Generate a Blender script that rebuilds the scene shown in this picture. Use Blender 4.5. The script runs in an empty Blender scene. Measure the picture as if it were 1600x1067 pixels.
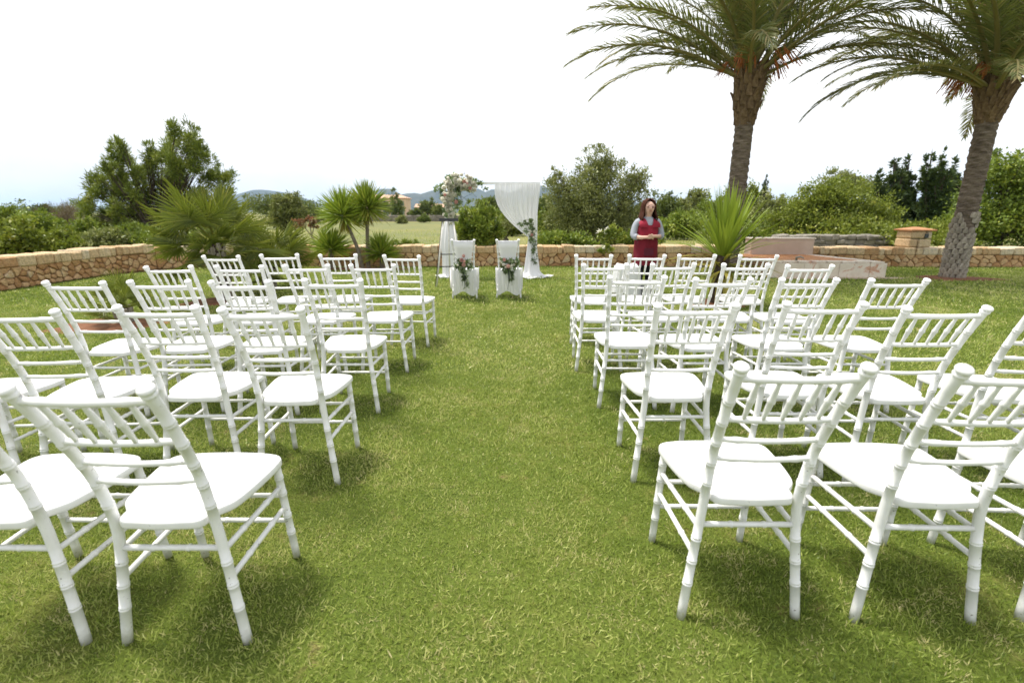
import bpy, bmesh, math, random
import numpy as np
from mathutils import Vector, Matrix, Euler

random.seed(7)
rng = np.random.default_rng(11)
S = bpy.context.scene
COL = S.collection
R = math.radians
PI = math.pi

# ------------------------------------------------------------------ camera
CAM_H, FPX, HORIZON = 1.32, 762.0, 332.0            # photograph measured at 1600 x 1067
PITCH = math.atan((533.5 - HORIZON) / FPX)
cam = bpy.data.cameras.new('camera')
cam.sensor_width = 36.0
cam.lens = 36.0 * FPX / 1600.0
cam.clip_start = 0.05
cam.clip_end = 40000
cam.dof.use_dof = True
cam.dof.focus_distance = 3.2
cam.dof.aperture_fstop = 2.4
cam_o = bpy.data.objects.new('camera', cam)
cam_o.location = (0, 0, CAM_H)
cam_o.rotation_euler = (PI / 2 - PITCH, 0, 0)
COL.objects.link(cam_o)
S.camera = cam_o

# ------------------------------------------------------------------ sun, sky, exposure
SUN_EL, SUN_AZ = R(67), R(-60)                       # high, to the left of the camera and a little ahead
to_sun = Vector((math.sin(SUN_AZ) * math.cos(SUN_EL), math.cos(SUN_AZ) * math.cos(SUN_EL), math.sin(SUN_EL)))
sun = bpy.data.lights.new('sun', 'SUN')
sun.energy = 3.4
sun.angle = R(13.0)
sun.color = (1.0, 0.95, 0.87)
sun_o = bpy.data.objects.new('sun', sun)
sun_o.rotation_euler = (-to_sun).to_track_quat('-Z', 'Y').to_euler()
sun_o.location = (-20, 20, 40)
COL.objects.link(sun_o)

W = bpy.data.worlds.new('World')
S.world = W
W.use_nodes = True
nt = W.node_tree
nt.nodes.clear()
w_out = nt.nodes.new('ShaderNodeOutputWorld')
w_bg = nt.nodes.new('ShaderNodeBackground')
w_bg.inputs['Strength'].default_value = 0.10
w_sky = nt.nodes.new('ShaderNodeTexSky')
w_sky.sky_type = 'NISHITA'
w_sky.sun_disc = False
w_sky.sun_elevation = SUN_EL
w_sky.sun_rotation = SUN_AZ
w_sky.air_density = 1.0
w_sky.dust_density = 2.0
w_tc = nt.nodes.new('ShaderNodeTexCoord')
w_map = nt.nodes.new('ShaderNodeMapping')
w_map.inputs['Scale'].default_value = (1.0, 1.0, 2.2)
w_n = nt.nodes.new('ShaderNodeTexNoise')
w_n.inputs['Scale'].default_value = 1.7
w_n.inputs['Detail'].default_value = 6
w_n.inputs['Roughness'].default_value = 0.5
w_r = nt.nodes.new('ShaderNodeValToRGB')              # how much thin cloud veils the blue
w_r.color_ramp.elements[0].position = 0.30
w_r.color_ramp.elements[0].color = (0.94, 0.94, 0.94, 1)
w_r.color_ramp.elements[1].position = 0.62
w_r.color_ramp.elements[1].color = (1, 1, 1, 1)
w_c = nt.nodes.new('ShaderNodeValToRGB')              # brightness of the veil itself
w_c.color_ramp.elements[0].position = 0.33
w_c.color_ramp.elements[0].color = (0.66, 0.69, 0.74, 1)
w_c.color_ramp.elements[1].position = 0.60
w_c.color_ramp.elements[1].color = (1.0, 1.0, 1.0, 1)
w_s = nt.nodes.new('ShaderNodeVectorMath')
w_s.operation = 'SCALE'
w_s.inputs['Scale'].default_value = 8.2
w_mix = nt.nodes.new('ShaderNodeMixRGB')
nt.links.new(w_tc.outputs['Generated'], w_map.inputs['Vector'])
nt.links.new(w_map.outputs['Vector'], w_n.inputs['Vector'])
nt.links.new(w_n.outputs['Fac'], w_r.inputs['Fac'])
nt.links.new(w_n.outputs['Fac'], w_c.inputs['Fac'])
nt.links.new(w_c.outputs['Color'], w_s.inputs[0])
nt.links.new(w_r.outputs['Color'], w_mix.inputs['Fac'])
nt.links.new(w_sky.outputs['Color'], w_mix.inputs['Color1'])
nt.links.new(w_s.outputs['Vector'], w_mix.inputs['Color2'])
nt.links.new(w_mix.outputs['Color'], w_bg.inputs['Color'])
nt.links.new(w_bg.outputs['Background'], w_out.inputs['Surface'])

S.view_settings.view_transform = 'Standard'
S.view_settings.look = 'None'
S.view_settings.exposure = 0.78
S.view_settings.gamma = 1.0
S.render.engine = 'CYCLES'
S.cycles.max_bounces = 8
S.cycles.transparent_max_bounces = 12
S.cycles.volume_bounces = 1
S.cycles.use_denoising = True


def at(px, py, Y):
    """world x, z of a photograph point at a given distance Y"""
    c, s = math.cos(PITCH), math.sin(PITCH)
    dx, dy = (px - 800) / FPX, (533.5 - py) / FPX
    t = Y / (c + dy * s)
    return dx * t, CAM_H + (-s + dy * c) * t


# ------------------------------------------------------------------ materials
MATS = {}


def principled(name):
    m = bpy.data.materials.new(name)
    m.use_nodes = True
    MATS[name] = m
    t = m.node_tree
    return m, t, t.nodes['Principled BSDF'], t.nodes['Material Output']


def ramp(t, stops):
    r = t.nodes.new('ShaderNodeValToRGB')
    el = r.color_ramp.elements
    while len(el) < len(stops):
        el.new(0.5)
    for e, (p, c) in zip(el, stops):
        e.position = p
        e.color = (*c, 1)
    return r


def noise(t, scale, detail=4, rough=0.55, vec=None, dist=0.0):
    n = t.nodes.new('ShaderNodeTexNoise')
    n.inputs['Scale'].default_value = scale
    n.inputs['Detail'].default_value = detail
    n.inputs['Roughness'].default_value = rough
    n.inputs['Distortion'].default_value = dist
    if vec is not None:
        t.links.new(vec, n.inputs['Vector'])
    return n


def texvec(t, kind='Object', scale=(1, 1, 1)):
    tc = t.nodes.new('ShaderNodeTexCoord')
    mp = t.nodes.new('ShaderNodeMapping')
    mp.inputs['Scale'].default_value = scale
    t.links.new(tc.outputs[kind], mp.inputs['Vector'])
    return mp.outputs['Vector']


def geovec(t):
    return t.nodes.new('ShaderNodeNewGeometry').outputs['Position']


def bump(t, b, height, strength=0.3, dist=0.01):
    n = t.nodes.new('ShaderNodeBump')
    n.inputs['Strength'].default_value = strength
    n.inputs['Distance'].default_value = dist
    t.links.new(height, n.inputs['Height'])
    t.links.new(n.outputs['Normal'], b.inputs['Normal'])


def math_n(t, op, a, b=None):
    n = t.nodes.new('ShaderNodeMath')
    n.operation = op
    for i, v in enumerate((a, b)):
        if v is None:
            continue
        if isinstance(v, (int, float)):
            n.inputs[i].default_value = v
        else:
            t.links.new(v, n.inputs[i])
    return n.outputs[0]


def mixc(t, fac, a, b, mode='MIX'):
    n = t.nodes.new('ShaderNodeMixRGB')
    n.blend_type = mode
    for k, v in (('Fac', fac), ('Color1', a), ('Color2', b)):
        if isinstance(v, (int, float)):
            n.inputs[k].default_value = v
        elif isinstance(v, tuple):
            n.inputs[k].default_value = (*v, 1)
        else:
            t.links.new(v, n.inputs[k])
    return n.outputs[0]


def surface_mat(name, stops, scale=6, rough=0.8, bs=0.3, bd=0.01, bscale=None, kind='Object', vscale=(1, 1, 1), obj_var=0.0, spec=0.3):
    m, t, b, o = principled(name)
    v = geovec(t) if kind == 'World' else texvec(t, kind, vscale)
    n = noise(t, scale, 6, 0.6, v)
    r = ramp(t, stops)
    t.links.new(n.outputs['Fac'], r.inputs['Fac'])
    col = r.outputs['Color']
    if obj_var:
        oi = t.nodes.new('ShaderNodeObjectInfo')
        hs = t.nodes.new('ShaderNodeHueSaturation')
        t.links.new(math_n(t, 'MULTIPLY_ADD', oi.outputs['Random'], obj_var), hs.inputs['Value'])
        hs.inputs['Value'].links[0].from_node.inputs[2].default_value = 1 - obj_var / 2
        t.links.new(col, hs.inputs['Color'])
        col = hs.outputs['Color']
    t.links.new(col, b.inputs['Base Color'])
    b.inputs['Roughness'].default_value = rough
    b.inputs['Specular IOR Level'].default_value = spec
    if bs:
        nb = noise(t, bscale or scale * 3, 5, 0.6, v)
        bump(t, b, nb.outputs['Fac'], bs, bd)
    return m


def leaf_mat(name, stops, trans=0.3, rough=0.5, obj_var=0.25, tcol=None):
    """foliage colour from the per-leaf attribute 'tint'; part of the light passes through"""
    m, t, b, o = principled(name)
    a = t.nodes.new('ShaderNodeAttribute')
    a.attribute_name = 'tint'
    r = ramp(t, stops)
    t.links.new(a.outputs['Fac'], r.inputs['Fac'])
    oi = t.nodes.new('ShaderNodeObjectInfo')
    hs = t.nodes.new('ShaderNodeHueSaturation')
    mv = math_n(t, 'MULTIPLY_ADD', oi.outputs['Random'], obj_var)
    mv.node.inputs[2].default_value = 1 - obj_var / 2
    t.links.new(mv, hs.inputs['Value'])
    t.links.new(r.outputs['Color'], hs.inputs['Color'])
    t.links.new(hs.outputs['Color'], b.inputs['Base Color'])
    b.inputs['Roughness'].default_value = rough
    b.inputs['Specular IOR Level'].default_value = 0.35
    tr = t.nodes.new('ShaderNodeBsdfTranslucent')
    t.links.new(mixc(t, 0.5, hs.outputs['Color'], tcol or (0.25, 0.30, 0.03)), tr.inputs['Color'])
    mx = t.nodes.new('ShaderNodeMixShader')
    mx.inputs[0].default_value = trans
    t.links.new(b.outputs[0], mx.inputs[1])
    t.links.new(tr.outputs[0], mx.inputs[2])
    t.links.new(mx.outputs[0], o.inputs['Surface'])
    return m


def plain(name, col, rough=0.6, spec=0.3, var=0.12, scale=12, metal=0.0):
    c0 = tuple(max(0, x * (1 - var)) for x in col)
    c1 = tuple(min(1, x * (1 + var)) for x in col)
    m = surface_mat(name, [(0.3, c0), (0.7, c1)], scale, rough, 0.12, 0.002, spec=spec)
    m.node_tree.nodes['Principled BSDF'].inputs['Metallic'].default_value = metal
    return m


# white chair paint: slightly uneven, a few worn specks
m, t, b, o = principled('white_paint')
v = texvec(t)
n1 = noise(t, 9, 4, 0.6, v)
r1 = ramp(t, [(0.25, (0.72, 0.72, 0.71)), (0.65, (0.82, 0.82, 0.82))])
t.links.new(n1.outputs['Fac'], r1.inputs['Fac'])
n2 = noise(t, 75, 3, 0.5, v)
r2 = ramp(t, [(0.705, (0, 0, 0)), (0.73, (1, 1, 1))])
t.links.new(n2.outputs['Fac'], r2.inputs['Fac'])
c = mixc(t, r2.outputs['Color'], r1.outputs['Color'], (0.22, 0.20, 0.18))
sx = t.nodes.new('ShaderNodeSeparateXYZ')
t.links.new(v, sx.inputs[0])
n3 = noise(t, 30, 4, 0.65, v)
hgt = math_n(t, 'SUBTRACT', math_n(t, 'MULTIPLY', n3.outputs['Fac'], 0.16), sx.outputs['Z'])
r3 = ramp(t, [(0.48, (0, 0, 0)), (0.56, (1, 1, 1))])
t.links.new(math_n(t, 'ADD', hgt, 0.47), r3.inputs['Fac'])
c = mixc(t, math_n(t, 'MULTIPLY', r3.outputs['Color'], 0.55), c, (0.26, 0.25, 0.15))
t.links.new(c, b.inputs['Base Color'])
b.inputs['Roughness'].default_value = 0.42
nb = noise(t, 120, 3, 0.5, v)
bump(t, b, nb.outputs['Fac'], 0.08, 0.002)

# lawn soil / thatch below the blades, world-space patches
m, t, b, o = principled('lawn_ground')
g = geovec(t)
na = noise(t, 0.55, 4, 0.6, g)
nbig = noise(t, 7, 5, 0.65, g)
nf = noise(t, 90, 3, 0.6, g)
r1 = ramp(t, [(0.28, (0.062, 0.095, 0.014)), (0.52, (0.105, 0.140, 0.022)), (0.72, (0.21, 0.20, 0.055))])
mixv = math_n(t, 'ADD', math_n(t, 'MULTIPLY', na.outputs['Fac'], 0.6), math_n(t, 'MULTIPLY', nbig.outputs['Fac'], 0.4))
t.links.new(mixv, r1.inputs['Fac'])
r2 = ramp(t, [(0.62, (0, 0, 0)), (0.72, (1, 1, 1))])
t.links.new(nbig.outputs['Fac'], r2.inputs['Fac'])
c = mixc(t, math_n(t, 'MULTIPLY', r2.outputs['Color'], 0.55), r1.outputs['Color'], (0.24, 0.18, 0.08))
rf = ramp(t, [(0.3, (0.55, 0.55, 0.55)), (0.7, (1.25, 1.25, 1.25))])
t.links.new(nf.outputs['Fac'], rf.inputs['Fac'])
c = mixc(t, 1.0, c, rf.outputs['Color'], 'MULTIPLY')
t.links.new(c, b.inputs['Base Color'])
b.inputs['Roughness'].default_value = 0.9
b.inputs['Specular IOR Level'].default_value = 0.15
bump(t, b, nf.outputs['Fac'], 0.8, 0.02)

# countryside: dry meadow, patches of scrub, farther off greener and duller
m, t, b, o = principled('countryside')
g = geovec(t)
na = noise(t, 0.035, 6, 0.6, g)
nb2 = noise(t, 0.6, 5, 0.65, g)
mixv = math_n(t, 'ADD', math_n(t, 'MULTIPLY', na.outputs['Fac'], 0.65), math_n(t, 'MULTIPLY', nb2.outputs['Fac'], 0.35))
r1 = ramp(t, [(0.32, (0.055, 0.080, 0.022)), (0.46, (0.125, 0.135, 0.035)), (0.60, (0.195, 0.175, 0.042)), (0.75, (0.24, 0.20, 0.065))])
t.links.new(mixv, r1.inputs['Fac'])
t.links.new(r1.outputs['Color'], b.inputs['Base Color'])
b.inputs['Roughness'].default_value = 0.95
bump(t, b, nb2.outputs['Fac'], 0.6, 0.15)

leaf_mat('grass_blade', [(0.0, (0.085, 0.145, 0.020)), (0.40, (0.275, 0.360, 0.058)), (0.76, (0.560, 0.590, 0.190)), (0.88, (0.66, 0.60, 0.28)), (1.0, (0.72, 0.62, 0.36))], 0.38, 0.42, 0.0, (0.22, 0.28, 0.03))
leaf_mat('palm_leaf', [(0.0, (0.058, 0.0816, 0.0303)), (0.55, (0.145, 0.1653, 0.0603)), (0.85, (0.2898, 0.2429, 0.1078)), (1.0, (0.4637, 0.3303, 0.1723))], 0.22, 0.42, 0.35)
leaf_mat('fan_leaf', [(0.0, (0.0648, 0.0962, 0.0161)), (0.6, (0.162, 0.194, 0.0287)), (1.0, (0.3564, 0.326, 0.0688))], 0.25, 0.42, 0.3)
leaf_mat('yucca_leaf', [(0.0, (0.117, 0.1898, 0.0227)), (0.6, (0.2633, 0.345, 0.0389)), (1.0, (0.507, 0.483, 0.0972))], 0.28, 0.40, 0.3)
leaf_mat('yucca_old_leaf', [(0.0, (0.20, 0.19, 0.03)), (0.6, (0.34, 0.29, 0.05)), (1.0, (0.42, 0.30, 0.10))], 0.25, 0.5, 0.3)
leaf_mat('pine_needles', [(0.0, (0.0788, 0.1173, 0.0202)), (0.6, (0.2035, 0.2581, 0.0404)), (1.0, (0.3774, 0.3958, 0.0708))], 0.2, 0.55, 0.1)
leaf_mat('olive_leaf', [(0.0, (0.1147, 0.14, 0.043)), (0.6, (0.2398, 0.2614, 0.0861)), (1.0, (0.4377, 0.4388, 0.1794))], 0.22, 0.45, 0.1)
leaf_mat('shrub_leaf', [(0.0, (0.072, 0.1162, 0.0158)), (0.6, (0.18, 0.2429, 0.0317)), (1.0, (0.372, 0.3907, 0.0634))], 0.25, 0.5, 0.3)
leaf_mat('bright_shrub_leaf', [(0.0, (0.0885, 0.125, 0.0151)), (0.6, (0.2012, 0.2426, 0.0315)), (1.0, (0.3864, 0.3675, 0.063))], 0.28, 0.5, 0.2)
leaf_mat('conifer_leaf', [(0.0, (0.0208, 0.0443, 0.0132)), (0.6, (0.0541, 0.0907, 0.023)), (1.0, (0.1144, 0.1511, 0.036))], 0.12, 0.6, 0.2)
leaf_mat('far_leaf', [(0.0, (0.0621, 0.0987, 0.0213)), (0.6, (0.1346, 0.1708, 0.0401)), (1.0, (0.2484, 0.2562, 0.0669))], 0.2, 0.6, 0.3)
leaf_mat('dry_twig_leaf', [(0.0, (0.13, 0.095, 0.065)), (1.0, (0.24, 0.18, 0.125))], 0.1, 0.8, 0.1)
leaf_mat('flower_leaf', [(0.0, (0.045, 0.075, 0.028)), (0.5, (0.15, 0.21, 0.09)), (0.8, (0.30, 0.40, 0.19)), (1.0, (0.58, 0.66, 0.42))], 0.2, 0.5, 0.1)
leaf_mat('white_petal', [(0.0, (0.86, 0.84, 0.74)), (1.0, (0.90, 0.89, 0.84))], 0.55, 0.6, 0.08, (0.90, 0.88, 0.78))
leaf_mat('pink_petal', [(0.0, (0.80, 0.44, 0.38)), (1.0, (0.86, 0.66, 0.60))], 0.25, 0.6, 0.2, (0.75, 0.4, 0.35))
leaf_mat('red_petal', [(0.0, (0.11, 0.12, 0.035)), (0.6, (0.20, 0.13, 0.06)), (1.0, (0.40, 0.13, 0.09))], 0.25, 0.6, 0.2, (0.6, 0.2, 0.1))

surface_mat('palm_bark', [(0.30, (0.075, 0.056, 0.042)), (0.55, (0.185, 0.145, 0.110)), (0.75, (0.29, 0.235, 0.185))], 5, 0.9, 0.9, 0.03, 14, vscale=(1, 1, 4.5))
surface_mat('palm_base', [(0.30, (0.20, 0.17, 0.135)), (0.7, (0.46, 0.41, 0.34))], 7, 0.9, 0.5, 0.02, 22, obj_var=0.35)
surface_mat('palm_boot', [(0.30, (0.085, 0.050, 0.024)), (0.7, (0.22, 0.15, 0.085))], 9, 0.9, 0.6, 0.02, 24, obj_var=0.4)
surface_mat('fibre_bark', [(0.30, (0.030, 0.022, 0.016)), (0.7, (0.095, 0.066, 0.045))], 12, 0.95, 0.9, 0.03, 30, vscale=(1, 1, 0.5))
surface_mat('fruit_stalk', [(0.30, (0.30, 0.09, 0.022)), (0.7, (0.46, 0.17, 0.045))], 9, 0.7, 0.3)
surface_mat('tree_bark', [(0.30, (0.045, 0.035, 0.027)), (0.7, (0.13, 0.105, 0.08))], 8, 0.95, 0.8, 0.03, 20)
surface_mat('pale_bark', [(0.30, (0.16, 0.13, 0.10)), (0.7, (0.30, 0.25, 0.19))], 8, 0.95, 0.6, 0.03, 20)
surface_mat('mortar', [(0.30, (0.17, 0.10, 0.052)), (0.7, (0.32, 0.205, 0.115))], 7, 0.95, 0.7, 0.03, 25)
surface_mat('grey_rubble', [(0.30, (0.13, 0.12, 0.10)), (0.7, (0.30, 0.27, 0.23))], 3, 0.95, 0.6, 0.03, 18, obj_var=0.5)
surface_mat('red_soil', [(0.30, (0.13, 0.055, 0.028)), (0.55, (0.21, 0.095, 0.048)), (0.75, (0.30, 0.16, 0.09))], 4, 0.95, 0.9, 0.03, 30, 'World')
surface_mat('terracotta', [(0.30, (0.42, 0.19, 0.085)), (0.7, (0.56, 0.29, 0.14))], 4, 0.8, 0.2, 0.01, 20, obj_var=0.15)
surface_mat('pink_render', [(0.30, (0.47, 0.36, 0.285)), (0.7, (0.56, 0.44, 0.36))], 3, 0.85, 0.15, 0.01, 30)
surface_mat('house_wall', [(0.30, (0.56, 0.41, 0.28)), (0.7, (0.64, 0.48, 0.34))], 0.6, 0.9, 0.1, 0.05)
surface_mat('roof_tile', [(0.30, (0.46, 0.29, 0.20)), (0.7, (0.56, 0.38, 0.28))], 1.2, 0.9, 0.3, 0.05)
surface_mat('hill_scrub', [(0.30, (0.030, 0.042, 0.035)), (0.55, (0.055, 0.064, 0.046)), (0.75, (0.10, 0.10, 0.075))], 0.012, 0.95, 0.5, 8, 0.03, 'World')
plain('dark_window', (0.035, 0.04, 0.045), 0.25, 0.5)
plain('shutter', (0.16, 0.20, 0.15), 0.7)
plain('easel_white', (0.72, 0.70, 0.66), 0.55)
plain('easel_dark', (0.045, 0.045, 0.05), 0.5)
plain('frame_white', (0.78, 0.78, 0.77), 0.45, var=0.04)
plain('ribbon_dark', (0.03, 0.04, 0.035), 0.7)
plain('grey_plastic', (0.22, 0.23, 0.23), 0.5)
plain('skin', (0.64, 0.41, 0.32), 0.5, var=0.06)
plain('lips', (0.42, 0.15, 0.13), 0.5)
plain('eye_dark', (0.03, 0.02, 0.02), 0.3)
plain('hair', (0.060, 0.022, 0.013), 0.75, spec=0.1, var=0.4, scale=40)
plain('red_tunic', (0.25, 0.012, 0.030), 0.8, var=0.15)
plain('dark_red_cloth', (0.145, 0.008, 0.018), 0.85, var=0.2)
plain('tunic_trim', (0.10, 0.012, 0.025), 0.8)
plain('grey_shirt', (0.34, 0.36, 0.41), 0.85, var=0.12)
plain('black_trousers', (0.014, 0.014, 0.017), 0.85)
plain('shoe', (0.03, 0.03, 0.03), 0.5)
plain('glasses_frame', (0.12, 0.02, 0.02), 0.35)
plain('metal_tap', (0.30, 0.28, 0.25), 0.4, metal=0.8)

# wall stone: per-stone hue between ochre, rust and pale sand
for nm, stops in (('rubble_stone', [(0.0, (0.36, 0.19, 0.085)), (0.30, (0.48, 0.28, 0.135)), (0.6, (0.57, 0.37, 0.20)), (0.85, (0.60, 0.41, 0.225)), (1.0, (0.54, 0.45, 0.32))]),
                  ('cap_stone', [(0.0, (0.414, 0.23, 0.109)), (0.25, (0.529, 0.368, 0.207)), (0.7, (0.632, 0.494, 0.316)), (1.0, (0.575, 0.517, 0.414))])):
    m, t, b, o = principled(nm)
    v = texvec(t)
    oi = t.nodes.new('ShaderNodeObjectInfo')
    n1 = noise(t, 7, 5, 0.65, v)
    f = math_n(t, 'ADD', math_n(t, 'MULTIPLY', oi.outputs['Random'], 0.85), math_n(t, 'MULTIPLY_ADD', n1.outputs['Fac'], 0.5))
    f.node.inputs[1].links[0].from_node.inputs[2].default_value = -0.18
    r1 = ramp(t, stops)
    t.links.new(f, r1.inputs['Fac'])
    n2 = noise(t, 32, 4, 0.6, v)
    r2 = ramp(t, [(0.35, (0.62, 0.62, 0.62)), (0.6, (1.08, 1.08, 1.08))])
    t.links.new(n2.outputs['Fac'], r2.inputs['Fac'])
    t.links.new(mixc(t, 0.8, r1.outputs['Color'], r2.outputs['Color'], 'MULTIPLY'), b.inputs['Base Color'])
    b.inputs['Roughness'].default_value = 0.92
    b.inputs['Specular IOR Level'].default_value = 0.2
    bump(t, b, n2.outputs['Fac'], 0.7, 0.02)

# cream marble with rusty veins
m, t, b, o = principled('marble')
v = texvec(t, 'Object', (1, 1, 1))
oi = t.nodes.new('ShaderNodeObjectInfo')
va = t.nodes.new('ShaderNodeVectorMath')
va.operation = 'ADD'
t.links.new(v, va.inputs[0])
t.links.new(oi.outputs['Location'], va.inputs[1])
n1 = noise(t, 2.2, 6, 0.65, va.outputs[0], 1.2)
r1 = ramp(t, [(0.30, (0.46, 0.37, 0.28)), (0.45, (0.62, 0.54, 0.43)), (0.58, (0.68, 0.61, 0.51)), (0.66, (0.48, 0.23, 0.13)), (0.72, (0.64, 0.54, 0.43))])
t.links.new(n1.outputs['Fac'], r1.inputs['Fac'])
t.links.new(r1.outputs['Color'], b.inputs['Base Color'])
b.inputs['Roughness'].default_value = 0.5

# white cloth and the sheer curtain
for nm, trn, tsp in (('white_cloth', 0.25, 0.0), ('sheer_cloth', 0.42, 0.16), ('tulle', 0.35, 0.10)):
    m, t, b, o = principled(nm)
    v = texvec(t)
    nb = noise(t, 60, 4, 0.6, v)
    b.inputs['Base Color'].default_value = (0.84, 0.84, 0.86, 1)
    b.inputs['Roughness'].default_value = 0.85
    bump(t, b, nb.outputs['Fac'], 0.15, 0.004)
    tr = t.nodes.new('ShaderNodeBsdfTranslucent')
    tr.inputs['Color'].default_value = (0.84, 0.84, 0.86, 1)
    mx = t.nodes.new('ShaderNodeMixShader')
    mx.inputs[0].default_value = trn
    t.links.new(b.outputs[0], mx.inputs[1])
    t.links.new(tr.outputs[0], mx.inputs[2])
    last = mx
    if tsp:
        tp = t.nodes.new('ShaderNodeBsdfTransparent')
        m2 = t.nodes.new('ShaderNodeMixShader')
        m2.inputs[0].default_value = tsp
        t.links.new(mx.outputs[0], m2.inputs[1])
        t.links.new(tp.outputs[0], m2.inputs[2])
        last = m2
    t.links.new(last.outputs[0], o.inputs['Surface'])


# ------------------------------------------------------------------ mesh helpers
class MB:
    """collects simple shapes into one mesh"""

    def __init__(self):
        self.v, self.f = [], []

    def add(self, vs, fs):
        k = len(self.v)
        self.v += [tuple(p) for p in vs]
        self.f += [tuple(i + k for i in q) for q in fs]
        return self

    def tube(self, pts, rad, seg=8, caps=True):
        pts = [Vector(p) for p in pts]
        if isinstance(rad, (int, float)):
            rad = [rad] * len(pts)
        vs, fs = [], []
        ref = None
        for i, p in enumerate(pts):
            d = (pts[min(i + 1, len(pts) - 1)] - pts[max(i - 1, 0)])
            if d.length < 1e-9:
                d = Vector((0, 0, 1))
            d.normalize()
            if ref is None:
                ref = d.orthogonal().normalized()
            a = (ref - d * ref.dot(d))
            a = a.normalized() if a.length > 1e-6 else d.orthogonal().normalized()
            ref = a
            bb = d.cross(a)
            for k in range(seg):
                w = 2 * PI * k / seg
                vs.append(p + (a * math.cos(w) + bb * math.sin(w)) * rad[i])
        n = len(pts)
        for i in range(n - 1):
            for k in range(seg):
                k2 = (k + 1) % seg
                fs.append((i * seg + k, i * seg + k2, (i + 1) * seg + k2, (i + 1) * seg + k))
        if caps:
            fs.append(tuple(range(seg - 1, -1, -1)))
            fs.append(tuple((n - 1) * seg + k for k in range(seg)))
        return self.add(vs, fs)

    def box(self, c, s, rot=None):
        M = (rot or Matrix.Identity(3))
        vs = []
        for z in (-1, 1):
            for y in (-1, 1):
                for x in (-1, 1):
                    vs.append(Vector(c) + M @ Vector((x * s[0] / 2, y * s[1] / 2, z * s[2] / 2)))
        return self.add(vs, [(0, 2, 3, 1), (4, 5, 7, 6), (0, 1, 5, 4), (2, 6, 7, 3), (0, 4, 6, 2), (1, 3, 7, 5)])

    def rings(self, rings, cap0=True, cap1=True, closed=True):
        n = len(rings[0])
        vs = [p for r in rings for p in r]
        fs = []
        for i in range(len(rings) - 1):
            for k in range(n if closed else n - 1):
                k2 = (k + 1) % n
                fs.append((i * n + k, i * n + k2, (i + 1) * n + k2, (i + 1) * n + k))
        if cap0:
            fs.append(tuple(range(n - 1, -1, -1)))
        if cap1:
            fs.append(tuple((len(rings) - 1) * n + k for k in range(n)))
        return self.add(vs, fs)

    def mesh(self, name, mat, smooth=True):
        me = bpy.data.meshes.new(name)
        me.from_pydata(self.v, [], self.f)
        me.materials.append(MATS[mat])
        if smooth:
            me.polygons.foreach_set('use_smooth', [True] * len(me.polygons))
        me.update()
        return me

    def build(self, name, mat, parent=None, smooth=True):
        return obj(name, self.mesh(name, mat, smooth), parent)


def obj(name, me, parent=None):
    o = bpy.data.objects.new(name, me)
    COL.objects.link(o)
    if parent is not None:
        o.parent = parent
    return o


def tag(o, label=None, cat=None, group=None, kind=None):
    if label:
        o['label'] = label
    if cat:
        o['category'] = cat
    if group:
        o['group'] = group
    if kind:
        o['kind'] = kind
    return o


def empty(name, loc, rz=0.0, label=None, cat=None, group=None):
    o = bpy.data.objects.new(name, None)
    o.empty_display_size = 0.2
    o.location = loc
    o.rotation_euler = (0, 0, rz)
    COL.objects.link(o)
    return tag(o, label, cat, group)


def np_mesh(name, V, F, mat, tint=None, smooth=False):
    me = bpy.data.meshes.new(name)
    n, k = F.shape
    me.vertices.add(len(V))
    me.vertices.foreach_set('co', np.ascontiguousarray(V, dtype=np.float32).ravel())
    me.loops.add(n * k)
    me.loops.foreach_set('vertex_index', np.ascontiguousarray(F, dtype=np.int32).ravel())
    me.polygons.add(n)
    me.polygons.foreach_set('loop_start', np.arange(n, dtype=np.int32) * k)
    if smooth:
        me.polygons.foreach_set('use_smooth', np.ones(n, dtype=bool))
    me.update(calc_edges=True)
    if tint is not None:
        a = me.attributes.new('tint', 'FLOAT', 'POINT')
        a.data.foreach_set('value', np.ascontiguousarray(tint, dtype=np.float32))
    me.materials.append(MATS[mat])
    return me


def unit(A):
    return A / np.maximum(np.linalg.norm(A, axis=1, keepdims=True), 1e-9)


def kites(P, D, L, Wd, tint, bend=0.0, side=None):
    """leaf-shaped quads: P base, D unit direction, L length, Wd width"""
    n = len(P)
    if side is None:
        side = unit(np.cross(D, unit(rng.normal(size=(n, 3)))))
    L = np.broadcast_to(np.asarray(L, float), (n,))[:, None]
    Wd = np.broadcast_to(np.asarray(Wd, float), (n,))[:, None]
    nrm = np.cross(side, D)
    mid = P + D * L * 0.45
    tip = P + D * L + nrm * L * bend
    V = np.stack([P, mid - side * Wd / 2, tip, mid + side * Wd / 2], 1).reshape(-1, 3)
    F = np.arange(4 * n).reshape(n, 4)
    return V, F, np.repeat(np.clip(tint, 0, 1), 4)


def join_np(parts):
    V, F, T, k = [], [], [], 0
    for v, f, tt in parts:
        V.append(v)
        F.append(f + k)
        T.append(tt)
        k += len(v)
    return np.concatenate(V), np.concatenate(F), np.concatenate(T)


# ------------------------------------------------------------------ ground, lawn, hills
WALLPATH = [(-8.95, 3.2), (-8.92, 5.0), (-8.90, 7.0), (-8.90, 8.4), (-8.90, 9.4), (-8.90, 10.2), (-8.82, 11.0), (-8.50, 11.75), (-7.85, 12.20), (-7.0, 12.33), (-5.0, 12.36), (-3.0, 12.36), (0.0, 12.36), (3.0, 12.34), (5.6, 12.30)]
WALLPATH_R = [(6.2, 12.32), (8.0, 12.30), (10.0, 12.28), (12.0, 12.24), (16.0, 12.2)]

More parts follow.
